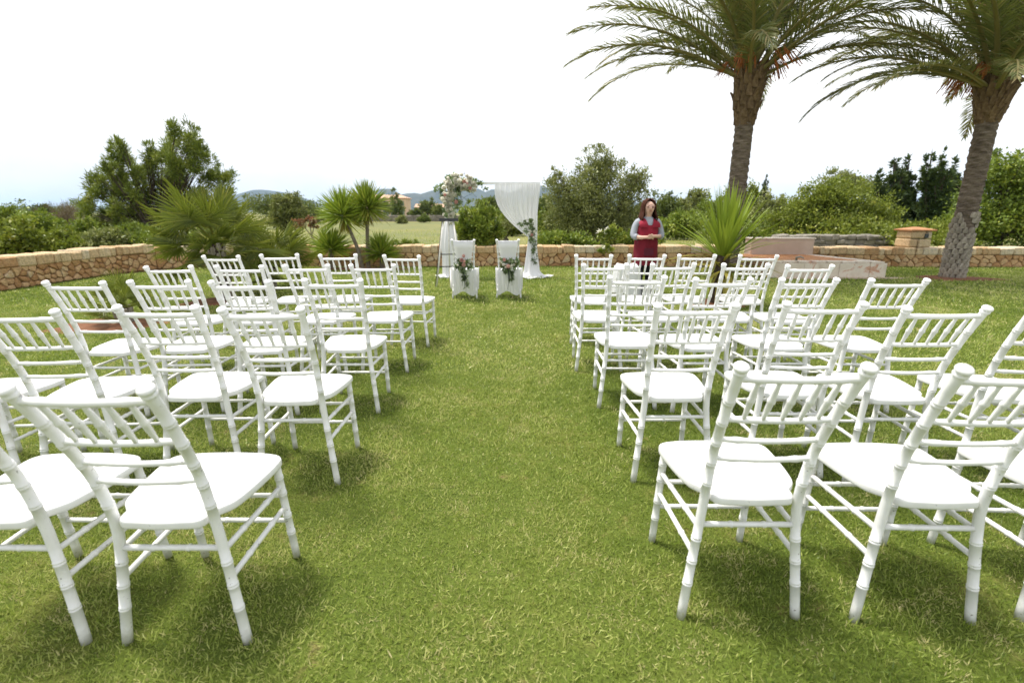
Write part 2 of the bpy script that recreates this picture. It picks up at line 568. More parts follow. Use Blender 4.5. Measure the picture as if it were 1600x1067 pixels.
gb = MB()
gs = 14000
gb.add([(-gs, -gs, -0.05), (gs, -gs, -0.05), (gs, gs, -0.05), (-gs, gs, -0.05)], [(0, 1, 2, 3)])
tag(gb.build('ground', 'countryside', smooth=False), 'dry olive green meadow running out to the hills', kind='structure')
# lawn sheet, gently uneven, up to the middle of the garden wall
lv, lf = [], []
xs = np.linspace(-12, 17, 59)
ys = np.linspace(-3, 12.45, 32)
for y in ys:
    for x in xs:
        xx = max(x, -8.9 if y < 10.5 else (-8.9 + (y - 10.5) * 0.6))
        lv.append((xx, y, 0.012 * math.sin(xx * 0.9 + 1) * math.sin(y * 0.7)))
nx = len(xs)
for j in range(len(ys) - 1):
    for i in range(nx - 1):
        lf.append((j * nx + i, j * nx + i + 1, (j + 1) * nx + i + 1, (j + 1) * nx + i))
mb = MB()
mb.add(lv, lf)
tag(mb.build('lawn', 'lawn_ground'), 'mown garden lawn under the chairs', kind='structure')


def lawn_z(x, y):
    return 0.012 * np.sin(x * 0.9 + 1) * np.sin(y * 0.7)


BEDS = [(-4.9, 5.75, 0.62, 0.42), (-4.45, 7.35, 0.55, 0.42), (9.15, 10.05, 0.85, 0.42), (3.0, 7.15, 0.42, 0.36), (-3.6, 11.85, 1.1, 0.28)]
bedb = []
for (bx_, by_, ra, rb) in BEDS:
    mb = MB()
    ring0, ring1 = [], []
    for k in range(30):
        w = 2 * PI * k / 30
        q = 1 + 0.14 * math.sin(3 * w + bx_) + 0.10 * math.sin(7 * w + by_) + random.uniform(-0.05, 0.05)
        x, y = bx_ + ra * q * math.cos(w), by_ + rb * q * math.sin(w)
        ring0.append((x, y, float(lawn_z(x, y)) + 0.004))
        x, y = bx_ + ra * q * 0.7 * math.cos(w), by_ + rb * q * 0.7 * math.sin(w)
        ring1.append((x, y, float(lawn_z(x, y)) + 0.022 + random.uniform(0, 0.012)))
    mb.rings([ring0, ring1], cap0=False, cap1=True)
    tag(mb.build('soil_bed', 'red_soil'), 'patch of bare reddish soil in the lawn', kind='structure')


def in_bed(x, y, grow=0.92):
    k = np.zeros(len(x), bool)
    for (bx_, by_, ra, rb) in BEDS:
        k |= ((x - bx_) / (ra * grow)) ** 2 + ((y - by_) / (rb * grow)) ** 2 < 1
    return k


def vnoise(x, y, seed):
    """smooth value noise for patchiness"""
    r = np.random.default_rng(seed).random((64, 64))
    xi, yi = np.floor(x).astype(int), np.floor(y).astype(int)
    fx, fy = x - xi, y - yi
    fx, fy = fx * fx * (3 - 2 * fx), fy * fy * (3 - 2 * fy)
    g = lambda a, b_: r[a % 64, b_ % 64]
    return (g(xi, yi) * (1 - fx) + g(xi + 1, yi) * fx) * (1 - fy) + (g(xi, yi + 1) * (1 - fx) + g(xi + 1, yi + 1) * fx) * fy


def grass_zone(y0, y1, dens, L, Wd, margin):
    hw = lambda y: 1.08 * y + margin
    area = (hw(y0) + hw(y1)) * (y1 - y0)
    n = int(area * dens)
    y = rng.uniform(y0, y1, n)
    x = rng.uniform(-1, 1, n) * hw(y1)
    keep = np.abs(x) < hw(y)
    left = np.where(y < 10.5, -8.62, -8.62 + (y - 10.5) * 0.62)
    keep &= (x > left) & (x < 16)
    keep &= ~in_bed(x, y)
    keep &= ~((x > 5.2) & (x < 7.95) & (y > 10.05))
    x, y = x[keep], y[keep]
    n = len(x)
    z = lawn_z(x, y) - 0.004
    big = vnoise(x * 0.9 + 20, y * 0.9 + 20, 1)
    mid = vnoise(x * 4 + 20, y * 4 + 20, 2)
    fine = vnoise(x * 13 + 20, y * 13 + 20, 3)
    a = rng.uniform(0, 2 * PI, n) + 2.5 * mid
    el = np.clip(rng.normal(0.75, 0.38, n), 0.12, 1.45)
    D = np.stack([np.cos(a) * np.cos(el), np.sin(a) * np.cos(el), np.sin(el)], 1)
    tuft = vnoise(x * 26 + 20, y * 26 + 20, 4)
    ln = L * rng.uniform(0.5, 1.35, n) * (0.55 + 0.5 * mid + 0.55 * tuft)
    tint = 0.04 + 0.42 * big + 0.28 * mid + 0.14 * fine + rng.normal(0, 0.19, n)
    dry = (fine + 0.5 * mid > 1.02) & (rng.random(n) < 0.55)
    ln = np.where(dry, ln * 0.75, ln)
    tint = np.where(dry, rng.uniform(0.80, 0.97, n), np.minimum(tint, 0.82))
    stray = rng.random(n) < 0.012
    tint = np.where(stray, rng.uniform(0.84, 1.0, n), tint)
    P = np.stack([x, y, z], 1)
    return kites(P, D, ln, Wd * rng.uniform(0.6, 1.2, n), tint, -0.10)


gp = [grass_zone(0.75, 2.2, 24000, 0.024, 0.0034, 0.5), grass_zone(2.2, 4.0, 12500, 0.028, 0.0045, 0.5),
      grass_zone(4.0, 7.0, 4300, 0.036, 0.0080, 0.4), grass_zone(7.0, 12.3, 1450, 0.044, 0.014, 0.2)]
V, F, T = join_np(gp)
tag(obj('lawn_grass', np_mesh('lawn_grass', V, F, 'grass_blade', T)), 'short green lawn grass with scattered dry tufts', 'grass', kind='stuff')

# hills far behind the fields: a height field with several ridges
hx = np.linspace(-6500, 4200, 150)
hy = np.linspace(2600, 7400, 44)
HXm, HYm = np.meshgrid(hx, hy)
hz = np.full(HXm.shape, -12.0)
for (px, py, Y, wx, wy) in ((415, 297, 5200, 560, 420), (375, 303, 5600, 420, 420), (455, 306, 5400, 330, 400), (520, 318, 3900, 650, 350), (600, 299, 4600, 260, 380), (640, 303, 4300, 330, 380),
                            (690, 297, 4700, 330, 400), (735, 292, 4900, 300, 420), (775, 297, 4600, 260, 380), (835, 288, 4800, 300, 420), (880, 291, 5000, 320, 420), (945, 300, 5200, 420, 420),
                            (100, 322, 6200, 1500, 420), (-150, 321, 6400, 1200, 420), (1080, 312, 5200, 520, 420), (1290, 318, 5400, 700, 420)):
    cx, cz = at(px, py, Y)
    hz = np.maximum(hz, (cz + 12) * np.exp(-((HXm - cx) / wx) ** 2 * 0.9 - ((HYm - Y) / wy) ** 2 * 0.9) - 12)
    hz = hz + 0.0
rough_h = sum(vnoise(HXm / s_ + 9, HYm / s_ + 9, 20 + i) * s_ * 0.10 for i, s_ in enumerate((420, 190, 90)))
hz = np.where(hz > -10, hz + (rough_h - 35) * np.clip((hz + 10) / 120, 0, 1), hz)
V = np.stack([HXm.ravel(), HYm.ravel(), hz.ravel()], 1)
nxh = len(hx)
ii, jj = np.meshgrid(np.arange(nxh - 1), np.arange(len(hy) - 1))
k = (jj * nxh + ii).ravel()
F = np.stack([k, k + 1, k + nxh + 1, k + nxh], 1)
tag(obj('hills', np_mesh('hills', V, F, 'hill_scrub', smooth=True)), 'blue hazy hills along the horizon', kind='structure')


# ------------------------------------------------------------------ stone walls
class Path:
    def __init__(self, pts):
        self.p = [Vector((x, y, 0)) for x, y in pts]
        # Catmull-Rom for a smooth sweep
        q = []
        for i in range(len(self.p) - 1):
            a = self.p[max(i - 1, 0)]
            b_, c_ = self.p[i], self.p[i + 1]
            d = self.p[min(i + 2, len(self.p) - 1)]
            for k in range(8):
                s_ = k / 8
                q.append(0.5 * ((2 * b_) + (c_ - a) * s_ + (2 * a - 5 * b_ + 4 * c_ - d) * s_ * s_ + (3 * b_ - a - 3 * c_ + d) * s_ ** 3))
        q.append(self.p[-1])
        self.q = q
        self.s = [0.0]
        for i in range(1, len(q)):
            self.s.append(self.s[-1] + (q[i] - q[i - 1]).length)
        self.len = self.s[-1]

    def at(self, u):
        u = min(max(u, 0), self.len - 1e-6)
        i = max(0, int(np.searchsorted(self.s, u)) - 1)
        t_ = (u - self.s[i]) / max(self.s[i + 1] - self.s[i], 1e-9)
        p = self.q[i].lerp(self.q[i + 1], t_)
        a, b_ = self.q[max(i - 1, 0)], self.q[min(i + 2, len(self.q) - 1)]
        d = (b_ - a).normalized()
        n_ = Vector((d.y, -d.x, 0))                     # towards the lawn
        return p, d, n_

    def w(self, u, v_, dep):
        p, d, n_ = self.at(u)
        return p + n_ * dep + Vector((0, 0, v_))


def clip_poly(poly, px, py, nx_, ny_):
    """keep the side where (p - point) . n <= 0"""
    out = []
    for i in range(len(poly)):
        a, b_ = poly[i], poly[(i + 1) % len(poly)]
        da = (a[0] - px) * nx_ + (a[1] - py) * ny_
        db = (b_[0] - px) * nx_ + (b_[1] - py) * ny_
        if da <= 0:
            out.append(a)
        if da * db < 0:
            s_ = da / (da - db)
            out.append((a[0] + (b_[0] - a[0]) * s_, a[1] + (b_[1] - a[1]) * s_))
    return out


def voronoi(u0, u1, v0, v1, du, dv):
    seeds = []
    rows = max(2, round((v1 - v0) / dv))
    hv = (v1 - v0) / rows
    for r_ in range(rows):
        u = u0 + random.uniform(0.2, 0.9) * du
        while u < u1:
            seeds.append((u + random.uniform(-0.2, 0.2) * du, v0 + (r_ + 0.5 + random.uniform(-0.34, 0.34)) * hv))
            u += du * random.uniform(0.55, 1.5)
    cells = []
    for i, (a, b_) in enumerate(seeds):
        poly = [(max(u0, a - 2 * du), v0), (min(u1, a + 2 * du), v0), (min(u1, a + 2 * du), v1), (max(u0, a - 2 * du), v1)]
        for j, (c_, d) in enumerate(seeds):
            if i == j or abs(c_ - a) > 3 * du:
                continue
            l_ = math.hypot(c_ - a, d - b_)
            poly = clip_poly(poly, (a + c_) / 2, (b_ + d) / 2, (c_ - a) / l_, (d - b_) / l_)
            if len(poly) < 3:
                break
        if len(poly) >= 3:
            cells.append(poly)
    return cells


def stone_from_cell(poly, path, gap, proud, dep0):
    cu = sum(p[0] for p in poly) / len(poly)
    cv = sum(p[1] for p in poly) / len(poly)
    rad = max(math.hypot(p[0] - cu, p[1] - cv) for p in poly)
    if rad < 0.03:
        return None
    sh = []
    for p in poly:
        l_ = math.hypot(p[0] - cu, p[1] - cv)
        k_ = max(0.3, 1 - gap / max(l_, 1e-6))
        sh.append((cu + (p[0] - cu) * k_, cv + (p[1] - cv) * k_))
    ch = []                                            # cut the corners once
    for i in range(len(sh)):
        a, b_ = sh[i], sh[(i + 1) % len(sh)]
        for s_ in (0.22, 0.78):
            ch.append((a[0] + (b_[0] - a[0]) * s_ + random.uniform(-1, 1) * 0.004, a[1] + (b_[1] - a[1]) * s_ + random.uniform(-1, 1) * 0.004))
    o_ = path.w(cu, cv, dep0)
    tilt_u, tilt_v = random.uniform(-0.12, 0.12), random.uniform(-0.12, 0.12)
    rings = []
    for sc, dp in ((1.0, -0.03), (0.99, proud * 0.45), (0.86, proud * 0.9)):
        rings.append([path.w(cu + (a - cu) * sc, cv + (b_ - cv) * sc, dep0 + dp + (a - cu) * tilt_u * (dp > 0) + (b_ - cv) * tilt_v * (dp > 0)) - o_ for a, b_ in ch])
    mb_ = MB()
    n_ = len(ch)
    vs = [p for r_ in rings for p in r_] + [path.w(cu, cv, dep0 + proud) - o_]
    fs = []
    for i in range(2):
        for k_ in range(n_):
            k2 = (k_ + 1) % n_
            fs.append((i * n_ + k_, i * n_ + k2, (i + 1) * n_ + k2, (i + 1) * n_ + k_))
    for k_ in range(n_):
        fs.append((2 * n_ + k_, 2 * n_ + (k_ + 1) % n_, 3 * n_))
    mb_.add(vs, fs)
    return mb_, o_


def rough_block(dx, dy, dz, bev=0.018, jit=0.01):
    bm = bmesh.new()
    bmesh.ops.create_cube(bm, size=1)
    for v_ in bm.verts:
        v_.co = Vector((v_.co.x * dx, v_.co.y * dy, v_.co.z * dz)) + Vector((random.uniform(-jit, jit), random.uniform(-jit, jit), random.uniform(-jit, jit)))
    bmesh.ops.bevel(bm, geom=list(bm.edges), offset=bev, segments=1, affect='EDGES', profile=0.6)
    for v_ in bm.verts:
        v_.co += Vector((random.uniform(-1, 1), random.uniform(-1, 1), random.uniform(-1, 1))) * jit * 0.4
    return bm


def bm_obj(name, bm, mat, parent=None, smooth=True):
    me = bpy.data.meshes.new(name)
    bm.to_mesh(me)
    bm.free()
    me.materials.append(MATS[mat])
    if smooth:
        me.polygons.foreach_set('use_smooth', [True] * len(me.polygons))
    return obj(name, me, parent)


def stone_wall(path, u0, u1, hfun, caph, du, dv, label, stone_mat='rubble_stone', cap_mat='cap_stone', thick=0.46):
    root = empty('stone_wall', path.w((u0 + u1) / 2, 0, 0), 0, label, 'wall', 'stone walls round the garden')
    base = Vector(root.location)

    def put(o_, p):
        o_.parent = root
        o_.location = p - base

    # core the stones sit in
    mb_ = MB()
    rings = []
    n_ = max(4, int((u1 - u0) / 0.3))
    for i in range(n_ + 1):
        u = u0 + (u1 - u0) * i / n_
        h_ = hfun(u) - caph + 0.01
        rings.append([path.w(u, -0.05, 0.0) - base, path.w(u, h_, 0.0) - base, path.w(u, h_, -thick) - base, path.w(u, -0.05, -thick) - base])
    mb_.rings(rings)
    mb_.build('core', 'mortar', root, smooth=False)
    hm = hfun((u0 + u1) / 2) - caph
    for poly in voronoi(u0, u1, 0.0, hm, du, dv):
        res = stone_from_cell(poly, path, random.uniform(0.005, 0.010), random.uniform(0.022, 0.055), 0.0)
        if res:
            put(res[0].build('stone', stone_mat, smooth=False), res[1])
    u = u0
    while u < u1 - 0.05:
        w_ = random.choice((0.14, 0.18, 0.24, 0.28, 0.34, 0.42)) * random.uniform(0.9, 1.1)
        w_ = min(w_, u1 - u)
        um = u + w_ / 2
        ch = caph * random.uniform(0.92, 1.10)
        o_ = bm_obj('capstone', rough_block(w_ - 0.008, thick + random.uniform(0.04, 0.09), ch, 0.02, 0.010), cap_mat, None, smooth=False)
        p, d, n2 = path.at(um)
        o_.rotation_euler = (random.uniform(-0.02, 0.02), random.uniform(-0.015, 0.015), math.atan2(d.y, d.x))
        put(o_, p - n2 * (thick / 2 - 0.015) + Vector((0, 0, hfun(um) - caph + ch / 2)))
        u += w_
    return root


PA = Path(WALLPATH)
PB = Path(WALLPATH_R)
# length along the path where the side wall turns into the back wall
U_CORNER = PA.s[8 * 7]
stone_wall(PA, 2.4, U_CORNER, lambda u: 0.565 + 0.012 * math.sin(u * 1.7), 0.185, 0.175, 0.10, 'ochre rubble wall with pale capstones running along the left side of the lawn')
stone_wall(PA, U_CORNER, PA.len, lambda u: 0.515 + 0.008 * math.sin(u * 1.3), 0.18, 0.215, 0.108, 'low ochre rubble wall with flat capstones behind the arch')
stone_wall(PB, 0.0, PB.len, lambda u: 0.47 + 0.006 * math.sin(u * 1.3), 0.17, 0.21, 0.105, 'low rust coloured rubble wall behind the tall palm and stone pillar')


def grey_wall(x0, x1, Y, h_, label):
    root = empty('field_wall', ((x0 + x1) / 2, Y, -0.05), 0, label, 'wall', 'grey field walls')
    mbc = MB()
    mbc.box((0, 0, h_ * 0.42), (x1 - x0, 0.4, h_ * 0.84))
    mbc.build('core', 'grey_rubble', root, smooth=False)
    for row in range(4):
        x = x0 + random.uniform(0, 0.1)
        while x < x1:
            w_ = random.uniform(0.16, 0.42)
            o_ = bm_obj('stone', rough_block(w_, 0.52 + random.uniform(-0.05, 0.05), h_ / 3.9 * random.uniform(0.8, 1.15), 0.03, 0.03), 'grey_rubble', root, smooth=False)
            o_.location = (x + w_ / 2 - (x0 + x1) / 2, random.uniform(-0.03, 0.03), h_ / 4 * (row + 0.5))
            x += w_ + 0.01
    return root


grey_wall(9.0, 13.6, 17.2, 0.62, 'grey dry stone wall below the green shrubs at the back')

# ------------------------------------------------------------------ marble terrace, block, pillar
ter = empty('garden_terrace', (6.45, 11.15, 0), 0, 'low marble clad terrace with a terracotta top in front of the wall', 'terrace')
# plan: front right corner (7.70,10.10), right side runs back to (7.25,12.05)
PLAN = [(5.35, 10.22), (7.70, 10.10), (7.25, 12.05), (5.30, 12.05)]
TH = 0.335
tb = MB()
r0 = [(x - 6.45, y - 11.15, -0.03) for x, y in PLAN]
r1 = [(x - 6.45, y - 11.15, TH - 0.03) for x, y in PLAN]
tb.rings([r0, r1])
tb.build('core', 'mortar', ter, smooth=False)


def edge_panels(a, b_, cuts, z0, z1, th_, mat):
    a, b_ = Vector((*a, 0)), Vector((*b_, 0))
    d = (b_ - a).normalized()
    n_ = Vector((d.y, -d.x, 0))
    L_ = (b_ - a).length
    for s0, s1 in zip(cuts[:-1], cuts[1:]):
        p0, p1 = s0 * L_ + 0.003, s1 * L_ - 0.003
        c_ = a + d * (p0 + p1) / 2 + n_ * th_ / 2 + Vector((0, 0, (z0 + z1) / 2))
        bm = bmesh.new()
        bmesh.ops.create_cube(bm, size=1)
        for v_ in bm.verts:
            v_.co = Vector((v_.co.x * (p1 - p0), v_.co.y * th_, v_.co.z * (z1 - z0)))
        bmesh.ops.bevel(bm, geom=list(bm.edges), offset=0.004, segments=1, affect='EDGES')
        o_ = bm_obj('marble_panel', bm, mat, ter, smooth=False)
        o_.location = c_ - Vector((6.45, 11.15, 0))
        o_.rotation_euler = (0, 0, math.atan2(d.y, d.x))


edge_panels(PLAN[0], PLAN[1], (0, 0.30, 0.60, 0.86, 1.0), 0.0, TH - 0.028, 0.03, 'marble')
edge_panels(PLAN[1], PLAN[2], (0, 0.35, 0.70, 1.0), 0.0, TH - 0.028, 0.03, 'marble')
# terracotta paving tiles with a stone edge
for i in range(8):
    for j in range(7):
        fx0, fx1 = i / 8, (i + 1) / 8
        fy0, fy1 = j / 7, (j + 1) / 7

        def q(fx, fy):
            a = Vector((*PLAN[0], 0)).lerp(Vector((*PLAN[1], 0)), fx)
            b_ = Vector((*PLAN[3], 0)).lerp(Vector((*PLAN[2], 0)), fx)
            return a.lerp(b_, fy) - Vector((6.45, 11.15, 0))

        e_ = 0.010
        cs = [q(fx0 + e_, fy0 + e_), q(fx1 - e_, fy0 + e_), q(fx1 - e_, fy1 - e_), q(fx0 + e_, fy1 - e_)]
        c_ = sum(cs, Vector()) / 4
        mb = MB()
        zz = random.uniform(0, 0.003)
        mb.rings([[p - c_ + Vector((0, 0, -0.03)) for p in cs], [p - c_ + Vector((0, 0, 0.0 + zz)) for p in cs]])
        o_ = mb.build('paving_tile', 'marble' if (j == 0 or i == 7) else 'terracotta', ter, smooth=False)
        o_.location = c_ + Vector((0, 0, TH + 0.004))
mb = MB()
mb.box((6.75 - 6.45, 10.02 - 11.15, 0.008), (2.55, 0.16, 0.03))
mb.build('edge_slab', 'pink_render', ter, smooth=False)
tap = MB()
tap.tube([(5.86 - 6.45, 10.15 - 11.15, TH + 0.03), (5.86 - 6.45, 10.15 - 11.15, TH + 0.09), (5.90 - 6.45, 10.08 - 11.15, TH + 0.11), (5.95 - 6.45, 10.04 - 11.15, TH + 0.08)], [0.025, 0.022, 0.018, 0.015], 8)
tap.build('spout', 'metal_tap', ter)
blk = empty('rendered_block', (6.5, 12.08, 0), 0, 'pinkish rendered block standing at the back of the terrace', 'block')
bm = bmesh.new()
bmesh.ops.create_cube(bm, size=1)
for v_ in bm.verts:
    v_.co = Vector((v_.co.x * 1.5, v_.co.y * 0.36, (v_.co.z + 0.5) * 0.70))
bmesh.ops.bevel(bm, geom=list(bm.edges), offset=0.012, segments=2, affect='EDGES')
bm_obj('body', bm, 'pink_render', blk, smooth=False)
bm = bmesh.new()
bmesh.ops.create_cube(bm, size=1)
for v_ in bm.verts:
    v_.co = Vector((v_.co.x * 1.54, v_.co.y * 0.40, v_.co.z * 0.03 + 0.715))
bmesh.ops.bevel(bm, geom=list(bm.edges), offset=0.006, segments=1, affect='EDGES')
bm_obj('coping', bm, 'marble', blk, smooth=False)

pil = empty('stone_pillar', (10.12, 12.55, 0), 0, 'squat stone pillar with a terracotta cap rising over the wall', 'pillar')
pil.scale = (0.78, 0.80, 0.95)
z = 0.0
for hh, cuts in ((0.26, (0.36, 0.34)), (0.24, (0.45, 0.25)), (0.22, (0.28, 0.42)), (0.20, (0.50, 0.20))):
    x = -0.35
    for w_ in cuts:
        o_ = bm_obj('stone', rough_block(w_ - 0.012, 0.62, hh - 0.010, 0.03, 0.012), 'cap_stone', pil, smooth=False)
        o_.location = (x + w_ / 2, 0, z + hh / 2)
        x += w_
    z += hh
mb = MB()
mb.rings([[(-0.40, -0.36, z), (0.40, -0.36, z), (0.40, 0.36, z), (-0.40, 0.36, z)], [(-0.41, -0.37, z + 0.035), (0.41, -0.37, z + 0.035), (0.41, 0.37, z + 0.035), (-0.41, 0.37, z + 0.035)], [(-0.06, -0.05, z + 0.10), (0.06, -0.05, z + 0.10), (0.06, 0.05, z + 0.10), (-0.06, 0.05, z + 0.10)]])
mb.build('cap', 'terracotta', pil, smooth=False)
mb = MB()
mb.box((0.14, -0.318, z - 0.12), (0.12, 0.02, 0.11))
mb.build('vent_hole', 'dark_window', pil, smooth=False)


# ------------------------------------------------------------------ chairs
def spline(pts, n):
    """Catmull-Rom through pts, n samples"""
    P_ = [Vector(p) for p in pts]
    out = []
    m_ = len(P_) - 1
    for k_ in range(n + 1):
        x = k_ / n * m_
        i = min(int(x), m_ - 1)
        s_ = x - i
        a, b_, c_, d = P_[max(i - 1, 0)], P_[i], P_[i + 1], P_[min(i + 2, m_)]
        out.append(0.5 * ((2 * b_) + (c_ - a) * s_ + (2 * a - 5 * b_ + 4 * c_ - d) * s_ * s_ + (3 * b_ - a - 3 * c_ + d) * s_ ** 3))
    return out


def along(pts, z):
    """point of a polyline at height z"""
    for a, b_ in zip(pts[:-1], pts[1:]):
        if (a.z - z) * (b_.z - z) <= 0 and a.z != b_.z:
            return a.lerp(b_, (z - a.z) / (b_.z - a.z))
    return pts[-1]


def ringed(pts, r, nodes, seg=12, end=None):
    """round post with bamboo-like double rings at heights 'nodes'"""
    zs = [(p.z, r) for p in pts[::3]] + [(pts[-1].z, r)]
    zs = [q_ for q_ in zs if all(abs(q_[0] - n_) > 0.014 for n_ in nodes)]
    for n_ in nodes:
        zs += [(n_ - 0.0078, r), (n_ - 0.0066, r + 0.0014), (n_ - 0.0030, r + 0.0017), (n_ - 0.0014, r + 0.0002), (n_ + 0.0014, r + 0.0002), (n_ + 0.0030, r + 0.0017), (n_ + 0.0066, r + 0.0014), (n_ + 0.0078, r)]
    zs.sort()
    P_ = [along(pts, z_) for z_, _ in zs]
    rr = [q_[1] for q_ in zs]
    if end:
        d = (pts[-1] - pts[-2]).normalized()
        for dist, rad in end:
            P_.append(pts[-1] + d * dist)
            rr.append(rad)
    return MB().tube(P_, rr, seg)


def rod(a, b_, r, seg=8, nodes=(0.5,), bulge=0.0022):
    a, b_ = Vector(a), Vector(b_)
    P_, rr = [], []
    st = [(0, r), (1, r)]
    for n_ in nodes:
        st += [(n_ - 0.022, r), (n_ - 0.010, r + bulge), (n_ + 0.010, r + bulge), (n_ + 0.022, r)]
    for s_, q_ in sorted(st):
        P_.append(a.lerp(b_, s_))
        rr.append(q_)
    return MB().tube(P_, rr, seg)


def post_line(s_):
    return spline([(s_ * 0.192, 0.0, 0.0), (s_ * 0.174, 0.014, 0.17), (s_ * 0.158, 0.026, 0.32), (s_ * 0.149, 0.028, 0.44), (s_ * 0.151, 0.002, 0.60), (s_ * 0.157, -0.052, 0.755), (s_ * 0.165, -0.122, 0.906)], 48)


def front_line(s_):
    return spline([(s_ * 0.180, 0.392, 0.0), (s_ * 0.176, 0.376, 0.22), (s_ * 0.172, 0.362, 0.440)], 20)


CH = {}
POSTN = (0.135, 0.215, 0.295, 0.500, 0.578, 0.656, 0.734, 0.812)
for s_, k_ in ((-1, 'l'), (1, 'r')):
    CH['post' + k_] = ringed(post_line(s_), 0.0150, POSTN, 12, [(0.004, 0.0190), (0.010, 0.0195), (0.013, 0.0165), (0.016, 0.0165), (0.020, 0.0205), (0.026, 0.0212), (0.031, 0.018), (0.034, 0.009)]).mesh('back_post', 'white_paint')
    CH['leg' + k_] = ringed(front_line(s_), 0.0140, (0.12, 0.20, 0.30, 0.37), 12).mesh('leg', 'white_paint')
    CH['sideu' + k_] = rod(along(post_line(s_), 0.335), along(front_line(s_), 0.330), 0.0092, 8, (0.30, 0.70)).mesh('stretcher', 'white_paint')
    CH['sidel' + k_] = rod(along(post_line(s_), 0.240), along(front_line(s_), 0.240), 0.0092, 8, (0.30, 0.70)).mesh('stretcher', 'white_paint')
PL, PR = post_line(-1), post_line(1)
FL, FR = front_line(-1), front_line(1)
for k_, z_, r_ in (('top', 0.891, 0.0112), ('r2', 0.746, 0.0096), ('r3', 0.668, 0.0088), ('r4', 0.596, 0.0088)):
    a, b_ = along(PL, z_), along(PR, z_)
    mid_ = (a + b_) / 2 + Vector((0, -0.014, 0))
    pts = spline([a, a.lerp(b_, 0.25) + Vector((0, -0.010, 0)), mid_, a.lerp(b_, 0.75) + Vector((0, -0.010, 0)), b_], 16)
    rr = [r_ + (0.0022 if i in (3, 13) else 0) for i in range(17)]
    CH[k_] = MB().tube(pts, rr, 8).mesh('back_rail', 'white_paint')
CH['rearrail'] = rod(along(PL, 0.345), along(PR, 0.345), 0.0092, 8, (0.33, 0.67)).mesh('stretcher', 'white_paint')
CH['frontu'] = rod(along(FL, 0.290), along(FR, 0.290), 0.0088, 8, (0.33, 0.67)).mesh('stretcher', 'white_paint')
CH['frontl'] = rod(along(FL, 0.175), along(FR, 0.175), 0.0088, 8, (0.33, 0.67)).mesh('stretcher', 'white_paint')
for i in range(5):
    fx = (i + 1) / 6
    bow = -0.014 * (1 - (2 * fx - 1) ** 2)
    top_, bot_ = along(PL, 0.891).lerp(along(PR, 0.891), fx), along(PL, 0.746).lerp(along(PR, 0.746), fx)
    top_.y += bow
    bot_.y += bow
    st = [(0, 0.0062), (0.15, 0.0065), (0.32, 0.0085), (0.44, 0.0088), (0.47, 0.0108), (0.50, 0.0112), (0.53, 0.0108), (0.56, 0.0088), (0.68, 0.0085), (0.85, 0.0065), (1, 0.0062)]
    CH['sp%d' % i] = MB().tube([bot_.lerp(top_, q_[0]) for q_ in st], [q_[1] for q_ in st], 8).mesh('spindle', 'white_paint')
half = [(0.0, 0.398), (0.09, 0.394), (0.165, 0.381), (0.196, 0.360), (0.203, 0.325), (0.197, 0.240), (0.184, 0.150), (0.170, 0.100), (0.150, 0.074), (0.133, 0.056), (0.127, 0.022), (0.110, 0.004), (0.06, -0.001)]
ctrl = half + [(0.0, -0.004)] + [(-x, y) for x, y in half[:0:-1]]
ctrl3 = [(x, y, 0) for x, y in ctrl]
out = spline(ctrl3 + [ctrl3[0]], 84)[:-1]
cen = Vector((0, 0.21, 0))
rings = []
for dz, ins in ((-0.016, 0.006), (-0.0145, 0.001), (-0.010, 0.0), (0.005, 0.0), (0.0098, 0.0018), (0.0120, 0.006), (0.0138, 0.040), (0.0150, 0.10)):
    rings.append([cen + (p - cen) * (1 - ins / max((p - cen).length, 0.05)) + Vector((0, 0, 0.446 + dz)) for p in out])
CH['seat'] = MB().rings(rings).mesh('seat', 'white_paint')
PARTS = [('seat', 'seat'), ('leg', 'legl'), ('leg', 'legr'), ('back_post', 'postl'), ('back_post', 'postr'), ('top_rail', 'top'), ('back_rail', 'r2'), ('back_rail', 'r3'), ('back_rail', 'r4')] + \
        [('spindle', 'sp%d' % i) for i in range(5)] + [('stretcher', k_) for k_ in ('sideul', 'sideur', 'sidell', 'sidelr', 'rearrail', 'frontu', 'frontl')]


def chair(x, y, deg, label, group):
    root = empty('white_chair', (x, y, float(lawn_z(x, y)) - 0.006), R(deg), label, 'chair', group)
    root.rotation_euler = (R(random.uniform(-0.7, 0.7)), R(random.uniform(-0.7, 0.7)), R(deg))
    if y < 1.30:                                       # the lawn dips under the back legs here
        root.rotation_euler[0] = R(2.4)
        root.rotation_euler[1] = 0
    for nm, k_ in PARTS:
        obj(nm, CH[k_], root)
    return root


